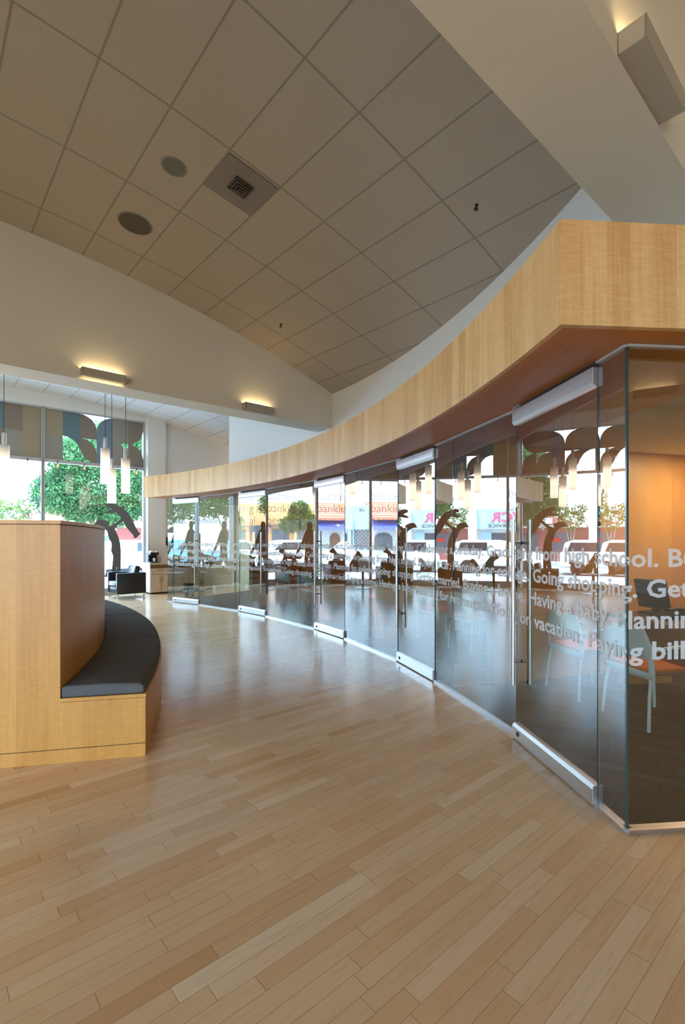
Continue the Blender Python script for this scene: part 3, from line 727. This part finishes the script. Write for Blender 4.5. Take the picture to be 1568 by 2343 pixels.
# ------------------------------------------------------------------ pendants
def pendant(x, y, ztop, zbot, label, proto=None):
    pa = Vector((x, y)).dot(A); zt = zfar(pa) - ztop
    t = thing('pendant_lamp', label, 'lamp', (x, y, ztop), 0, 'pendant lamps by the windows')
    Ls = ztop - zbot
    m = MB().lathe([(.099, -Ls), (.10, 0), (.095, 0), (.094, -Ls)], n=28, cap=False); m.f.append(list(range(3 * 28, 4 * 28))[::-1]); m.m.append(0)
    m.build('lamp_shade', M['shade'], t, smooth=True)
    MB().lathe([(.099, 0), (.099, .012), (.045, .02), (.045, .26), (.02, .27)], n=20).build('socket', M['steel'], t, smooth=True)
    MB().tube([(0, 0, .26), (0, 0, zt)], .006, n=6).build('cord', M['black'], t)
    return t
pp = pendant(-5.62, 11.64, 3.65, 2.83, 'tall frosted pendant, highest of the three right of the window mullion')
pendant(-5.70, 12.14, 3.24, 2.41, 'frosted pendant hanging lowest in the cluster of three', pp)
pendant(-5.26, 11.92, 3.45, 2.63, 'frosted pendant on the right of the cluster of three', pp)
pendant(-7.02, 10.19, 3.45, 2.62, 'frosted pendant alone at the left edge above the counter', pp)
pendant(-7.45, 10.20, 3.65, 2.80, 'frosted pendant of the left cluster seen only in the glass, higher one', pp)
pendant(-7.40, 10.60, 3.24, 2.4, 'frosted pendant of the left cluster seen only in the glass, lower one', pp)

# ------------------------------------------------------------------ wall sconces on the beams
def sconce(a, b, z, label, first=None, slot=.006):
    if first: return dup(first, ab(a, b, z), ROT, label)
    t = thing('wall_sconce', label, 'lamp', ab(a, b, z), ROT, 'box sconces on the beams')
    w_, d_, h_ = .58, .12, .10
    m = MB().span((0, -d_, 0), (w_, -d_ + .008, h_)).span((0, -d_, 0), (.008, 0, h_)).span((w_ - .008, -d_, 0), (w_, 0, h_)).span((0, -.006, 0), (w_, 0, h_))
    m.span((0, -d_, -.003), (w_, -slot, .003))
    m.build('housing', M['sconce'], t)
    MB().tube([(.03, -.045, .075), (w_ - .03, -.045, .075)], .014, n=10).build('tube', M['lamp'], t, smooth=True)
    return t
sconce(1.74, B1, 3.765, 'white box sconce glowing on the far beam, left of the two', None, .035)
s1 = sconce(4.27, B1, 3.75, 'white box sconce glowing on the far beam, right of the two')
sconce(2.44, B2, 3.73, 'white box sconce overhead at the top right corner', s1)
dup(s1, ab(3.42, -5.30, 3.76), ROT + PI, 'white box sconce on the beam behind, seen only in the corner glass')

# ------------------------------------------------------------------ ceiling fittings
def on_ceiling(a, b, off=.002):
    sl = -.01126 - 2 * .02715 * a
    return ab(a, b, zc(a) - off), Matrix.Rotation(ROT, 4, 'Z') @ Matrix.Rotation(-math.atan(sl), 4, 'Y')
def ceil_thing(name, label, cat, a, b, group=None):
    p, R_ = on_ceiling(a, b); t = thing(name, label, cat, p, 0, group); t.rotation_euler = R_.to_euler(); return t
t = ceil_thing('ceiling_speaker', 'round grey ceiling speaker nearest the square vent', 'speaker', 2.06, 5.04, 'round ceiling speakers')
MB().lathe([(.132, 0), (.128, -.006), (.105, -.008)], n=36).build('rim', M['vent'], t, smooth=True); MB().lathe([(.11, -.008), (.108, -.012), (.0, -.013)], n=36, cap=False).build('mesh_grille', M['grille2'], t)
t = ceil_thing('ceiling_speaker', 'round dark ceiling speaker nearest the far beam', 'speaker', 2.07, 6.26, 'round ceiling speakers')
MB().lathe([(.205, 0), (.20, -.006), (.18, -.008)], n=40).build('rim', M['vent'], t, smooth=True); MB().lathe([(.185, -.008), (.182, -.012), (.0, -.013)], n=40, cap=False).build('mesh_grille', M['grille'], t)
t = ceil_thing('ceiling_vent', 'square taupe air vent panel set in the tiled ceiling', 'vent', 2.668, 4.725)
MB().span((-.29, -.29, -.012), (.29, .29, 0)).build('panel', M['vent'], t)
m = MB()
for k in range(4):
    h_ = .105 - .026 * k; zz = -.012 - .010 * (k + 1)
    for (x0, y0, x1, y1) in ((-h_, -h_, h_, -h_ + .014), (-h_, h_ - .014, h_, h_), (-h_, -h_, -h_ + .014, h_), (h_ - .014, -h_, h_, h_)): m.span((x0, y0, zz - .010), (x1, y1, -.012))
m.build('louvre', M['ventd'], t)
for a, b, lb in ((4.40, 2.92, 'small dark ceiling sprinkler nearer the front beam'), (4.45, 6.58, 'small dark ceiling sprinkler near the far sconce')):
    t = ceil_thing('sprinkler', lb, 'sprinkler', a, b, 'ceiling sprinklers')
    MB().lathe([(.016, 0), (.016, -.01), (.008, -.015), (.008, -.045), (.022, -.05), (.022, -.054)], n=14).build('head', M['black'], t)

# ------------------------------------------------------------------ lounge: armchairs, side table, coffee cabinet
def armchair(a, b, rz, label, proto=None):
    if proto: return dup(proto, ab(a, b, 0), rz, label)
    t = thing('armchair', label, 'chair', ab(a, b, 0), rz, 'black leather armchairs by the windows')     # faces local -x
    L_ = M['leather']
    for sy in (-.36, .36): MB().span((-.36, sy - .055, .13), (.36, sy + .055, .655)).build('arm', L_, t, bevel=.02)
    MB().span((.22, -.30, .13), (.36, .30, .66)).build('back_frame', L_, t, bevel=.02)
    MB().span((-.34, -.30, .13), (.22, .30, .29)).build('seat_frame', L_, t, bevel=.015)
    MB().span((-.36, -.298, .295), (.20, .298, .44)).build('seat_cushion', L_, t, bevel=.04)
    o = MB().span((-.07, -.295, -.21), (.07, .295, .21)).build('back_cushion', L_, t, bevel=.045); o.location = (.16, 0, .62); o.rotation_euler = (0, .22, 0)
    for x in (-.32, .32):
        for y in (-.36, .36): MB().span((x - .016, y - .016, 0), (x + .016, y + .016, .135)).build('leg', M['alu'], t)
    return t
a1 = armchair(4.21, 13.38, ROT, 'black leather armchair with chrome legs in front of the window')
armchair(2.0, 13.35, ROT + PI / 2, 'black leather armchair by the windows seen only in the glass, nearer the mullion', a1)
armchair(1.0, 13.35, ROT + PI / 2, 'black leather armchair by the windows seen only in the glass, farther left', a1)
t = thing('side_table', 'round side table by the windows seen only in the glass', 'table', ab(2.95, 13.2, 0), 0)
MB().lathe([(.33, .52), (.34, .53), (.34, .55), (.33, .555)], n=32).build('table_top', M['desk'], t); MB().lathe([(.035, .02), (.035, .52)], n=16).build('post', M['dark'], t); MB().lathe([(.27, 0), (.27, .012), (.05, .022)], n=32).build('base', M['steel'], t)
# cabinet
t = thing('coffee_cabinet', 'pale laminate coffee cabinet against the far wall', 'cabinet', ab(4.91, 13.64, 0), ROT)
CW = .62; NC = 3
MB().span((0, .01, .04), (CW * NC, .53, .83)).build('body', M['laminate'], t); MB().span((-.015, -.015, .83), (CW * NC + .015, .535, .86)).build('counter_top', M['laminate'], t)
MB().span((.03, .03, 0), (CW * NC - .03, .5, .04)).build('plinth', M['dark'], t)
for k in range(NC):
    x0 = k * CW + .02
    MB().span((x0, .003, .715), (x0 + CW - .04, .012, .80)).build('shelf_recess_shade', M['brownopen'], t)  # flat brown panel: the shade of the shelf recess is its colour
    d_ = MB().span((x0 - .01, -.012, .545), (x0 + CW - .03, .008, .70)).build('drawer', M['laminate'], t); MB().span((x0 + .2, -.032, .655), (x0 + .36, -.012, .667)).build('pull', M['steel'], d_)
    for q in (0, 1):
        xx = x0 - .01 + q * (CW / 2 - .005); d_ = MB().span((xx, -.012, .05), (xx + CW / 2 - .02, .008, .535)).build('cabinet_door', M['laminate'], t)
        hx = xx + (CW / 2 - .055 if q == 0 else .03); MB().span((hx, -.030, .33), (hx + .012, -.012, .47)).build('pull', M['steel'], d_)
t = thing('coffee_maker', 'black pod coffee maker with silver lid on the cabinet', 'coffee maker', ab(5.07, 13.86, .86), ROT)
MB().span((-.12, -.16, 0), (.12, .16, .03)).span((-.12, .0, .03), (.12, .16, .26)).span((-.12, -.14, .22), (.12, .16, .29)).build('body', M['black'], t, bevel=.015)
MB().lathe([(.115, .29), (.11, .325), (.07, .345), (.0, .35)], n=20, cap=False).build('lid', M['alu'], t, smooth=True)
cp = MB().lathe([(.028, .03), (.038, .125)], n=14).build('paper_cup', M['paper']); cp.location = ab(5.07, 13.76, .862); tag(cp, 'white paper cup under the coffee maker spout', 'cup')
for k, (a, h_) in enumerate(((5.34, .17), (5.44, .24), (5.54, .20))):
    o = MB().lathe([(.036, 0), (.044, h_)], n=14).build('cup_stack', M['paper']); o.location = ab(a, 13.84, .861)
    tag(o, ['stack of paper cups nearest the coffee maker', 'tallest stack of paper cups on the cabinet', 'stack of paper cups farthest right on the cabinet'][k], 'cups', 'cup stacks on the cabinet')
t = thing('wall_screen', 'small dark framed screen on the far wall behind the glass', 'screen', ab(5.555, BW - .02, 1.33), ROT)
MB().span((0, -.03, 0), (.24, .0, .24)).build('frame', M['black'], t); MB().span((.015, -.034, .015), (.225, -.03, .225)).build('screen', M['carg'], t)

# ------------------------------------------------------------------ office furniture
def chair(loc, rz, label, proto=None):
    if proto: return dup(proto, loc, rz, label)
    t = thing('guest_chair', label, 'chair', loc, rz, 'white guest chairs in the offices')     # faces local +x, back at x=0
    for sy in (-1, 1):
        MB().tube([(-.02, sy * .25, 0), (0.0, sy * .235, .25), (.03, sy * .22, .44)], .013, n=10).build('leg', M['white'], t, smooth=True)
        MB().tube([(.50, sy * .24, 0), (.47, sy * .22, .43)], .013, n=10).build('leg', M['white'], t, smooth=True)
        MB().tube([(.03, sy * .22, .435), (.47, sy * .22, .435)], .011, n=8).build('side_rail', M['steel'], t, smooth=True)
        MB().tube([(-.02, sy * .255, .62), (.12, sy * .285, .655), (.34, sy * .285, .66), (.42, sy * .275, .62)], .014, n=8).build('armrest', M['white'], t, smooth=True)
    # back shell: rounded frame, solid above, an opening above the seat
    m = MB(); cols = 13; rows = [(.40, .0), (.455, .0), (.50, 0), (.56, 0), (.66, 0), (.745, 0), (.79, 0)]
    def bx(y, z): return -.035 - .10 * (z - .44) + .035 * (abs(y) / .27) ** 2 + .02
    ys = [-.268, -.24, -.225] + [-.225 + .45 * k / 8 for k in range(1, 8)] + [.225, .24, .268]
    for zi in range(len(rows) - 1):
        z0, z1 = rows[zi][0], rows[zi + 1][0]
        for yi in range(len(ys) - 1):
            y0, y1 = ys[yi], ys[yi + 1]
            if zi in (1, 2) and yi >= 2 and yi < len(ys) - 3: continue
            sh = lambda y, z: y * (1 - .26 * max(0, (z - .645) / .145))
            m.face([(bx(y0, z0), sh(y0, z0), z0), (bx(y1, z0), sh(y1, z0), z0), (bx(y1, z1), sh(y1, z1), z1), (bx(y0, z1), sh(y0, z1), z1)])
    o = m.build('backrest', M['white'], t, weld=True, smooth=True); s_ = o.modifiers.new('thick', 'SOLIDIFY'); s_.thickness = .018; s_.offset = 0
    MB().span((.0, -.225, .43), (.49, .225, .475)).build('seat', M['orange'], t, bevel=.018)
    return t
base_t = 16.5
def rot_off(p, dt):
    v = Vector(p) - C; c_, s_ = math.cos(math.radians(dt)), math.sin(math.radians(dt)); return Vector((C.x + v.x * c_ - v.y * s_, C.y + v.x * s_ + v.y * c_))
def desk(loc, rz, label, proto=None):
    if proto: return dup(proto, loc, rz, label)
    t = thing('office_desk', label, 'desk', loc, rz, 'desks in the offices')
    MB().span((0, -.95, .70), (.75, .80, .74)).build('desk_top', M['desk'], t)
    MB().span((.10, -.9, .0), (.70, -.86, .70)).build('side_panel', M['wallwood'], t); MB().span((.10, .71, .0), (.70, .75, .70)).build('side_panel', M['wallwood'], t)
    MB().span((.22, -.86, .25), (.24, .71, .70)).build('modesty_panel', M['desk'], t)
    return t
CHA = (2.345, 4.06); CHB = (2.15, 4.78); DK = (2.86, 4.35)
ra = math.atan2(.107, .53) + .0
chA = chair((CHA[0], CHA[1], .006), ra, 'white guest chair with orange seat nearest the glass corner')
chair((CHB[0], CHB[1], .006), ra, 'white guest chair with orange seat beside the wood partition in the near office', chA)
dk = desk((DK[0], DK[1], .006), math.radians(8), 'brown desk in the near office behind the corner glass')
names = ['second office from the near end', 'third office along the glass front', 'fourth office along the glass front', 'last office at the far end']
for i, t_ in enumerate(parts_ang[1:]):
    dt = t_ - base_t
    if i < 3:
        for pt, nm in ((CHA, 'nearer'), (CHB, 'farther')):
            if i == 3 and nm == 'farther': continue
            p = rot_off(pt, dt); chair((p.x, p.y, .006), ra + math.radians(dt), 'white guest chair, %s of the two in the %s' % (nm, names[i]), chA)
        p = rot_off(DK, dt)
        if i != 1: desk((p.x, p.y, .006), math.radians(8 + dt), 'brown desk in the %s' % names[i], dk)
t = thing('desk_monitor', 'dark tilted monitor on the near office desk', 'monitor', (3.20, 5.02, .746), math.radians(200))
o = MB().span((-.02, -.17, .06), (.02, .17, .36)).build('screen', M['black'], t, bevel=.01); o.rotation_euler = (0, .25, 0)
MB().span((-.10, -.12, 0), (.10, .12, .02)).span((-.02, -.03, .02), (.02, .03, .12)).build('stand', M['black'], t)
t = thing('desk_phone', 'black desk phone on the near office desk', 'phone', (3.10, 4.68, .746), math.radians(200))
MB().prism([(-.11, 0), (.11, 0), (.11, .03), (-.11, .09)], -.10, .10, axis='y').build('base', M['black'], t); MB().span((-.10, .03, .075), (.10, .085, .115)).build('handset', M['black'], t, bevel=.015)
t = thing('desk_organizer', 'black wire tray on the near office desk', 'tray', (3.32, 4.50, .746), math.radians(10))
MB().span((-.14, -.11, 0), (.14, .11, .012)).span((-.14, -.11, .012), (.14, -.10, .11)).span((-.14, .10, .012), (.14, .11, .11)).build('tray', M['black'], t); MB().span((-.12, -.09, .012), (.12, .09, .06)).build('papers', M['redlamp'], t)
# wet-floor sign and bin in the last office
t = thing('wet_floor_sign', 'yellow folding caution sign standing in the far office', 'sign', (-3.72, 12.95, .006), math.radians(20))
for sx_, rx in ((1, -.10), (-1, .10)):
    o = MB().prism([(-.10, 0), (.10, 0), (.085, .62), (.05, .67), (-.05, .67), (-.085, .62)], -.008, .008, axis='y').build('panel', M['yellow'], t); o.location = (0, -.07 * sx_, 0); o.rotation_euler = (rx, 0, 0)
    if sx_ == 1: text_mesh('lettering', 'CAUTION', .085, M['ink'], o, (-.03, -.011, .32), offset=.001).rotation_euler = (0, PI / 2, 0)
t = thing('waste_bin', 'dark bin beside the yellow caution sign', 'bin', (-4.02, 12.9, .006), 0)
MB().lathe([(.12, 0), (.15, .34), (.16, .35), (.14, .35), (.11, .02)], n=20).build('body', M['black'], t, smooth=True)
# unseen downlights added to brighten the offices (each a disc lamp in its can)
mids = [13.7, 22.1, 31.9, 41.4, 52.3]
for i, t_ in enumerate(mids):
    p = pol(15.35, t_); t = thing('added_office_lamp', 'unseen round downlight added to light an office behind the glass', 'lamp', (p.x, p.y, H_S - .001), 0, 'added office downlights')
    MB().lathe([(.10, 0), (.10, -.008), (.08, -.010), (.08, 0)], n=24, cap=False).build('trim_ring', M['white'], t)
    d = bpy.data.lights.new('downlight', 'AREA'); d.shape = 'DISK'; d.size = .16; d.energy = 60 if i == 0 else 50 if i == 4 else 22; d.color = (1, .84, .62)
    lo = bpy.data.objects.new('downlight', d); COL.objects.link(lo); lo.parent = t; lo.location = (0, 0, -.012)

# ------------------------------------------------------------------ the street
def ext(name, label, cat, a0, a1, b0, b1, z0, z1, mat):
    m = MB().span((a0, b0, z0), (a1, b1, z1)); o = m.build(name, mat); o.rotation_euler = (0, 0, ROT); return tag(o, label, cat)
struct(slab('ground_walk', -60, 60, BW + .1, 19.4, -.14, -.03, M['walk']))
struct(slab('ground_street', -70, 70, 19.4, 25.9, -.25, -.13, M['street']))
struct(slab('ground_unseen', -60, AL - .2, -60, BW + .1, -.2, -.12, M['bounce_ground']))  # unseen ground, added to stop sky light from below and bounce it warm
struct(slab('ground_far', -90, 90, 25.9, 80, -.2, -.03, M['walk']))
def bld(name, label, a, b=36.0): return thing(name, label, 'building', ab(a, b, 0), ROT)
def part(name, t, p0, p1, mat, bevel=0): return MB().span(p0, p1).build(name, mat, t, bevel=bevel)
# red gabled shop
t = bld('red_shop', 'red gabled shop across the street, right of the tall sign', 3.35)
part('wall', t, (0, 0, -.05), (9, 8, 2.5), M['stucco_r'])
MB().prism([(.05, 2.45), (9.3, 2.45), (7.2, 3.5), (3.2, 3.5)], -.6, 8, axis='y').build('roof', M['roofr'], t)
MB().prism([(2.6, 2.5), (5.0, 2.5), (3.8, 3.6)], -.9, -.5, axis='y').build('gable', M['roofr'], t)
part('fascia', t, (.05, -.65, 2.35), (9.3, -.55, 2.55), M['stucco_w'])
sg = part('sign_board', t, (2.2, -.75, 2.62), (4.2, -.68, 3.05), M['stucco_w']); text_mesh('lettering', "Tina's Ta", .32, M['ink'], sg, (3.2, -.78, 2.72), offset=.004)
for x in (1.0, 3.2, 5.6): part('shop_window', t, (x, -.04, .7), (x + 1.5, .02, 2.0), M['shop'])
sg = part('open_sign', t, (1.7, -.08, 1.35), (2.3, -.05, 1.62), M['redsign'])
# VCR service
t = bld('sign_shop', 'white shop under a big pink-lettered sign board across the street', -1.3)
part('wall', t, (0, .3, -.05), (4.1, 8, 3.4), M['stucco_w'])
sg = part('sign_board', t, (.0, -.25, 2.30), (4.25, .3, 3.80), M['stucco_b'])
o = text_mesh('lettering', 'VCR', 1.0, M['pink'], sg, (1.9, -.28, 2.82), offset=.03, width=2.3); o['label'] = 'pink red letters'
o = text_mesh('lettering', 'SERVICE', .34, M['ink'], sg, (2.35, -.28, 2.42), offset=.006, width=1.75); o['label'] = 'dark letters'
part('tall_sign', t, (4.05, -.7, .0), (4.5, -.2, 4.1), M['stucco_w'])
for x in (.35, 1.9): part('shop_window', t, (x, .24, .9), (x + 1.1, .32, 2.0), M['shop'])
part('poster', t, (2.95, .22, .9), (3.75, .29, 2.1), M['stucco_b']); part('red_notice', t, (2.05, .20, .95), (2.5, .24, 1.2), M['redsign']); part('shop_door', t, (1.45, .24, 0), (1.9, .32, 2.1), M['brownopen'])
# pale blue shop front with lattice window
t = bld('pale_blue_shop', 'pale blue shop with lattice windows left of the sign shop', -2.85)
part('wall', t, (0, .2, -.05), (1.5, 8, 4.2), M['stucco_b']); part('lattice_window', t, (.15, .14, .9), (1.35, .22, 2.3), M['shop'])
m = MB()
for k in range(-3, 8):
    for sgn in (1, -1):
        pts = []
        x0 = .15 + k * .3
        a_ = (max(.15, x0), .9 + max(0, .15 - x0)) if sgn > 0 else None
        if sgn > 0:
            z_a = .9; x_a = x0
            if x_a < .15: z_a += .15 - x_a; x_a = .15
            x_b = x_a + (2.3 - z_a); z_b = 2.3
            if x_b > 1.35: z_b -= x_b - 1.35; x_b = 1.35
            if x_a < 1.35 and z_a < 2.3 and x_b > x_a: m.tube([(x_a, .13, z_a), (x_b, .13, z_b)], .012, n=5); m.tube([(1.5 - x_a, .125, z_a), (1.5 - x_b, .125, z_b)], .012, n=5)
m.build('lattice', M['stucco_w'], t); text_mesh('lettering', 'LFE', .3, M['ink'], t, (.75, .18, 3.75), offset=.004)
# tiled roof restaurant
t = bld('tiled_roof_shop', 'white arched restaurant with red tiled roof and blue awning', -7.5)
part('wall', t, (0, .2, -.05), (4.6, 8, 3.6), M['stucco_w'])
MB().prism([(-.5, 3.05), (2.6, 4.5), (2.6, 4.7), (-.5, 3.2)], 0, 4.6, axis='x').build('roof', M['tile'], t)
MB().prism([(-.55, 2.28), (-.62, 2.28), (.2, 3.1), (.2, 3.0)], 0, 4.6, axis='x').build('awning', M['awning'], t)
o = MB().lathe([(.16, -.02), (.16, .02)], n=20).build('emblem', M['stucco_w'], t); o.location = (.9, -.28, 2.68); o.rotation_euler = (PI / 2 - .7, 0, 0)
MB().span((.45, -.30, 2.66), (1.35, -.27, 2.70)).build('emblem_bar', M['stucco_w'], t)
for x, w_ in ((.55, .9), (2.9, 1.5)):
    pts = [(x, .0 if w_ < 1 else .8), (x + w_, .0 if w_ < 1 else .8)] + [(x + w_ / 2 + w_ / 2 * math.cos(PI * k / 12), 1.55 + .5 * math.sin(PI * k / 12)) for k in range(13)]
    MB().prism(pts, .14, .22, axis='y').build('arched_door' if w_ < 1 else 'arched_window', M['brownopen'] if w_ < 1 else M['shop'], t)
# orange stucco block
t = bld('orange_stucco_block', 'long orange stucco shop block behind the small street tree', -16.2)
part('wall', t, (0, .3, -.05), (8.6, 9, 4.6), M['stucco_o']); part('fascia', t, (0, -.5, 2.5), (8.6, .3, 2.75), M['brownopen'])
for x in (.5, 2.6, 4.6, 6.6): part('shop_window', t, (x, .24, .6), (x + 1.5, .32, 2.35), M['shop'])
for x in (2.2, 4.25, 6.3): part('post', t, (x - .1, -.4, 0), (x + .1, -.2, 2.5), M['stucco_o'])
t = bld('white_wall_block', 'long low white building at the far left of the street', -36)
part('wall', t, (0, .3, -.05), (19.6, 9, 3.3), M['stucco_w']); part('shop_window', t, (14, .25, .8), (16, .32, 2.2), M['shop']); part('parapet', t, (0, .2, 3.3), (19.6, .5, 3.45), M['stucco_w'])
t = bld('distant_red_roof_house', 'distant pale house with a red hip roof behind the tree', 13.5, 44)
part('wall', t, (0, 0, 0), (12, 8, 2.6), M['stucco_w']); MB().prism([(-.5, 2.5), (12.5, 2.5), (9, 4.2), (3, 4.2)], -.5, 8, axis='y').build('roof', M['roofr'], t); part('shop_window', t, (2, -.05, .8), (5, .02, 2), M['shop'])

# cars parked along the far kerb
def car(a, b, rz, label, mat, proto=None, van=True):
    if proto: return dup(proto, ab(a, b, -.13), rz, label)
    t = thing('parked_car', label, 'car', ab(a, b, -.13), rz, 'cars parked across the street')
    body = [(-2.2, .35), (2.2, .35), (2.25, .75), (2.1, .98), (1.25, 1.05), (-2.1, 1.08), (-2.25, .8)]
    cab = [(-2.05, 1.05), (1.3, 1.03), (.55, 1.55), (.2, 1.62), (-1.6, 1.62), (-1.95, 1.5)]
    MB().prism(body, -.88, .88, axis='y').build('body', mat, t, bevel=.08)
    MB().prism(cab, -.76, .76, axis='y').build('cabin', mat, t, bevel=.08)
    for sy in (-.765, .765):
        MB().prism([(-1.85, 1.10), (-.45, 1.10), (-.45, 1.50), (-1.7, 1.50)], sy - .006, sy + .006, axis='y').build('side_window', M['carg'], t)
        MB().prism([(-.38, 1.10), (1.0, 1.10), (.48, 1.48), (-.38, 1.50)], sy - .006, sy + .006, axis='y').build('side_window', M['carg'], t)
    MB().prism([(-.70, 0), (.70, 0), (.62, .5), (-.62, .5)], -.01, .01, axis='y').build('rear_window', M['carg'], t); t.children[-1].location = (-2.02, 0, 1.08); t.children[-1].rotation_euler = (-.12, 0, PI / 2)
    for x in (-1.4, 1.4):
        for y in (-.82, .82):
            o = MB().lathe([(.20, -.10), (.32, -.10), (.33, 0), (.32, .10), (.20, .10)], n=20).build('wheel', M['tyre'], t); o.location = (x, y, .33); o.rotation_euler = (PI / 2, 0, 0)
    for y in (-.7, .7): MB().span((-2.27, y - .12, .75), (-2.2, y + .12, .95)).build('tail_lamp', M['redlamp'], t)
    return t
c1 = car(2.2, 23.6, ROT + PI, 'white estate car parked below the big pink-lettered sign board', M['carw'])
car(7.2, 23.6, ROT + PI, 'white estate car parked before the red gabled shop', None, c1)
car(-2.9, 23.6, ROT, 'white estate car parked before the pale blue shop', None, c1)
car(12.4, 23.8, ROT, 'white estate car at the right, mostly behind the near tree', None, c1)
cb = car(-9.4, 23.4, ROT, 'pale blue car parked before the orange block', M['carb'])
car(-15.0, 23.2, ROT + PI, 'pale blue car parked farther left on the street', None, cb)
car(-21.5, 23.4, ROT + PI, 'white estate car parked farthest left on the street', None, c1)

# trees
def tree(a, b, h_tr, crown, n_leaf, label, leaf='leaf', lsize=.13, trunk=.16, seed=1):
    r = random.Random(seed); t = thing('street_tree', label, 'tree', ab(a, b, -.1), ROT, 'trees along the street')
    m = MB().tube([(0, 0, 0), (.05, 0, h_tr * .5), (-.04, .02, h_tr)], [trunk, trunk * .8, trunk * .6], n=9)
    for cx, cy_, cz, cr in crown: m.tube([(0, 0, h_tr * .75), (cx * .5, cy_ * .5, (h_tr + cz) / 2), (cx, cy_, cz)], [trunk * .5, trunk * .3, trunk * .12], n=6)
    m.build('trunk', M['bark'], t, smooth=True)
    m = MB(); tot = sum(c_[3] ** 2 for c_ in crown)
    for cx, cy_, cz, cr in crown:
        for k in range(int(n_leaf * cr * cr / tot)):
            while True:
                d = Vector((r.uniform(-1, 1), r.uniform(-1, 1), r.uniform(-1, 1)))
                if .25 < d.length < 1: break
            d = d.normalized() * (d.length ** .5) * cr * r.uniform(.75, 1.08); d.z *= .8
            c_ = Vector((cx, cy_, cz)) + d
            u_ = Vector((r.gauss(0, 1), r.gauss(0, 1), r.gauss(0, 1))).normalized(); v_ = u_.cross(Vector((r.gauss(0, 1), r.gauss(0, 1), r.gauss(0, 1)))).normalized(); s_ = lsize * r.uniform(.6, 1.3)
            m.face([c_ - u_ * s_, c_ - v_ * s_ * .5, c_ + u_ * s_, c_ + v_ * s_ * .5])
    m.build('foliage', M[leaf], t); return t
tree(7.6, 28.6, 2.3, [(0.0, 0.0, 4.79, 2.26), (-1.6, 0.4, 4.26, 1.46), (2.13, -0.27, 4.39, 1.86), (0.53, 0.53, 6.52, 2.13), (-1.06, -0.4, 5.86, 1.6), (3.46, 0.53, 5.46, 1.73), (2.13, 0.0, 7.05, 1.6), (0.8, -0.4, 3.2, 1.2), (3.19, 0.0, 3.06, 1.06), (-0.8, 0.27, 3.2, 1.06), (-2.0, 0.0, 3.9, 1.35), (3.6, 0, 4.6, 1.5)], 76000, 'big green tree filling the far-left window', lsize=.08, trunk=.2, seed=3)
tree(14.5, 32.5, 2.2, [(0, 0, 4.2, 2.2), (-2.0, 0, 3.6, 1.5), (2.0, 0, 4.0, 1.8), (.4, 0, 6.0, 2.0)], 7000, 'dark tree across the street behind the big tree', lsize=.16, seed=4)
tree(-6.6, 28.6, 1.8, [(0, 0, 3.0, 1.0), (-.7, 0, 2.7, .8), (.8, 0, 2.6, .8), (.1, 0, 3.7, .7)], 4500, 'small round street tree before the orange block', 'leaf2', lsize=.09, trunk=.09, seed=5)
tree(-11.0, 26.5, 2.4, [(0, 0, 4.4, 1.7), (-1.6, 0, 3.8, 1.3), (1.6, 0, 4.0, 1.3), (.3, 0, 5.6, 1.5)], 7000, 'pale-trunked tree before the white building, right one', 'leaf2', lsize=.12, seed=6)
tree(-18.2, 27.0, 2.4, [(0, 0, 4.6, 2.0), (-1.9, 0, 4.0, 1.5), (1.9, 0, 3.9, 1.5), (.1, 0, 6.0, 1.7)], 7000, 'pale-trunked tree before the white building, left one', 'leaf2', lsize=.13, seed=8)
tree(-27.0, 29.0, 2.4, [(0, 0, 4.6, 2.4), (-2.4, 0, 4.0, 1.9), (2.3, 0, 4.1, 1.8), (.1, 0, 6.4, 2.0)], 6000, 'tree far down the street at the left', 'leaf2', lsize=.16, seed=9)
tree(4.3, 33.5, 1.2, [(0, 0, 2.9, .9), (.6, 0, 3.5, .6), (-.5, 0, 3.5, .5)], 900, 'thin wispy tree before the red gabled shop', 'leaf2', lsize=.10, trunk=.07, seed=10)
# utility poles with wires
for k, (a, b) in enumerate(((5.6, 54), (-14.0, 54), (17, 56))):
    t = thing('utility_pole', ['wooden utility pole behind the red gabled shop', 'wooden utility pole behind the orange block', 'wooden utility pole far right behind the trees'][k], 'pole', ab(a, b, 0), ROT, 'utility poles')
    MB().tube([(0, 0, 0), (0, 0, 9.0)], .12, n=8).build('pole', M['bark'], t); MB().span((-.9, -.05, 8.2), (.9, .05, 8.3)).build('cross_arm', M['bark'], t)
    m = MB()
    for z in (8.3, 7.0): m.tube([(-9, 0, z - .2), (-4, 0, z - .1), (0, 0, z), (4, 0, z - .1), (9, 0, z - .2)], .009, n=4)
    m.build('wires', M['ink'], t)
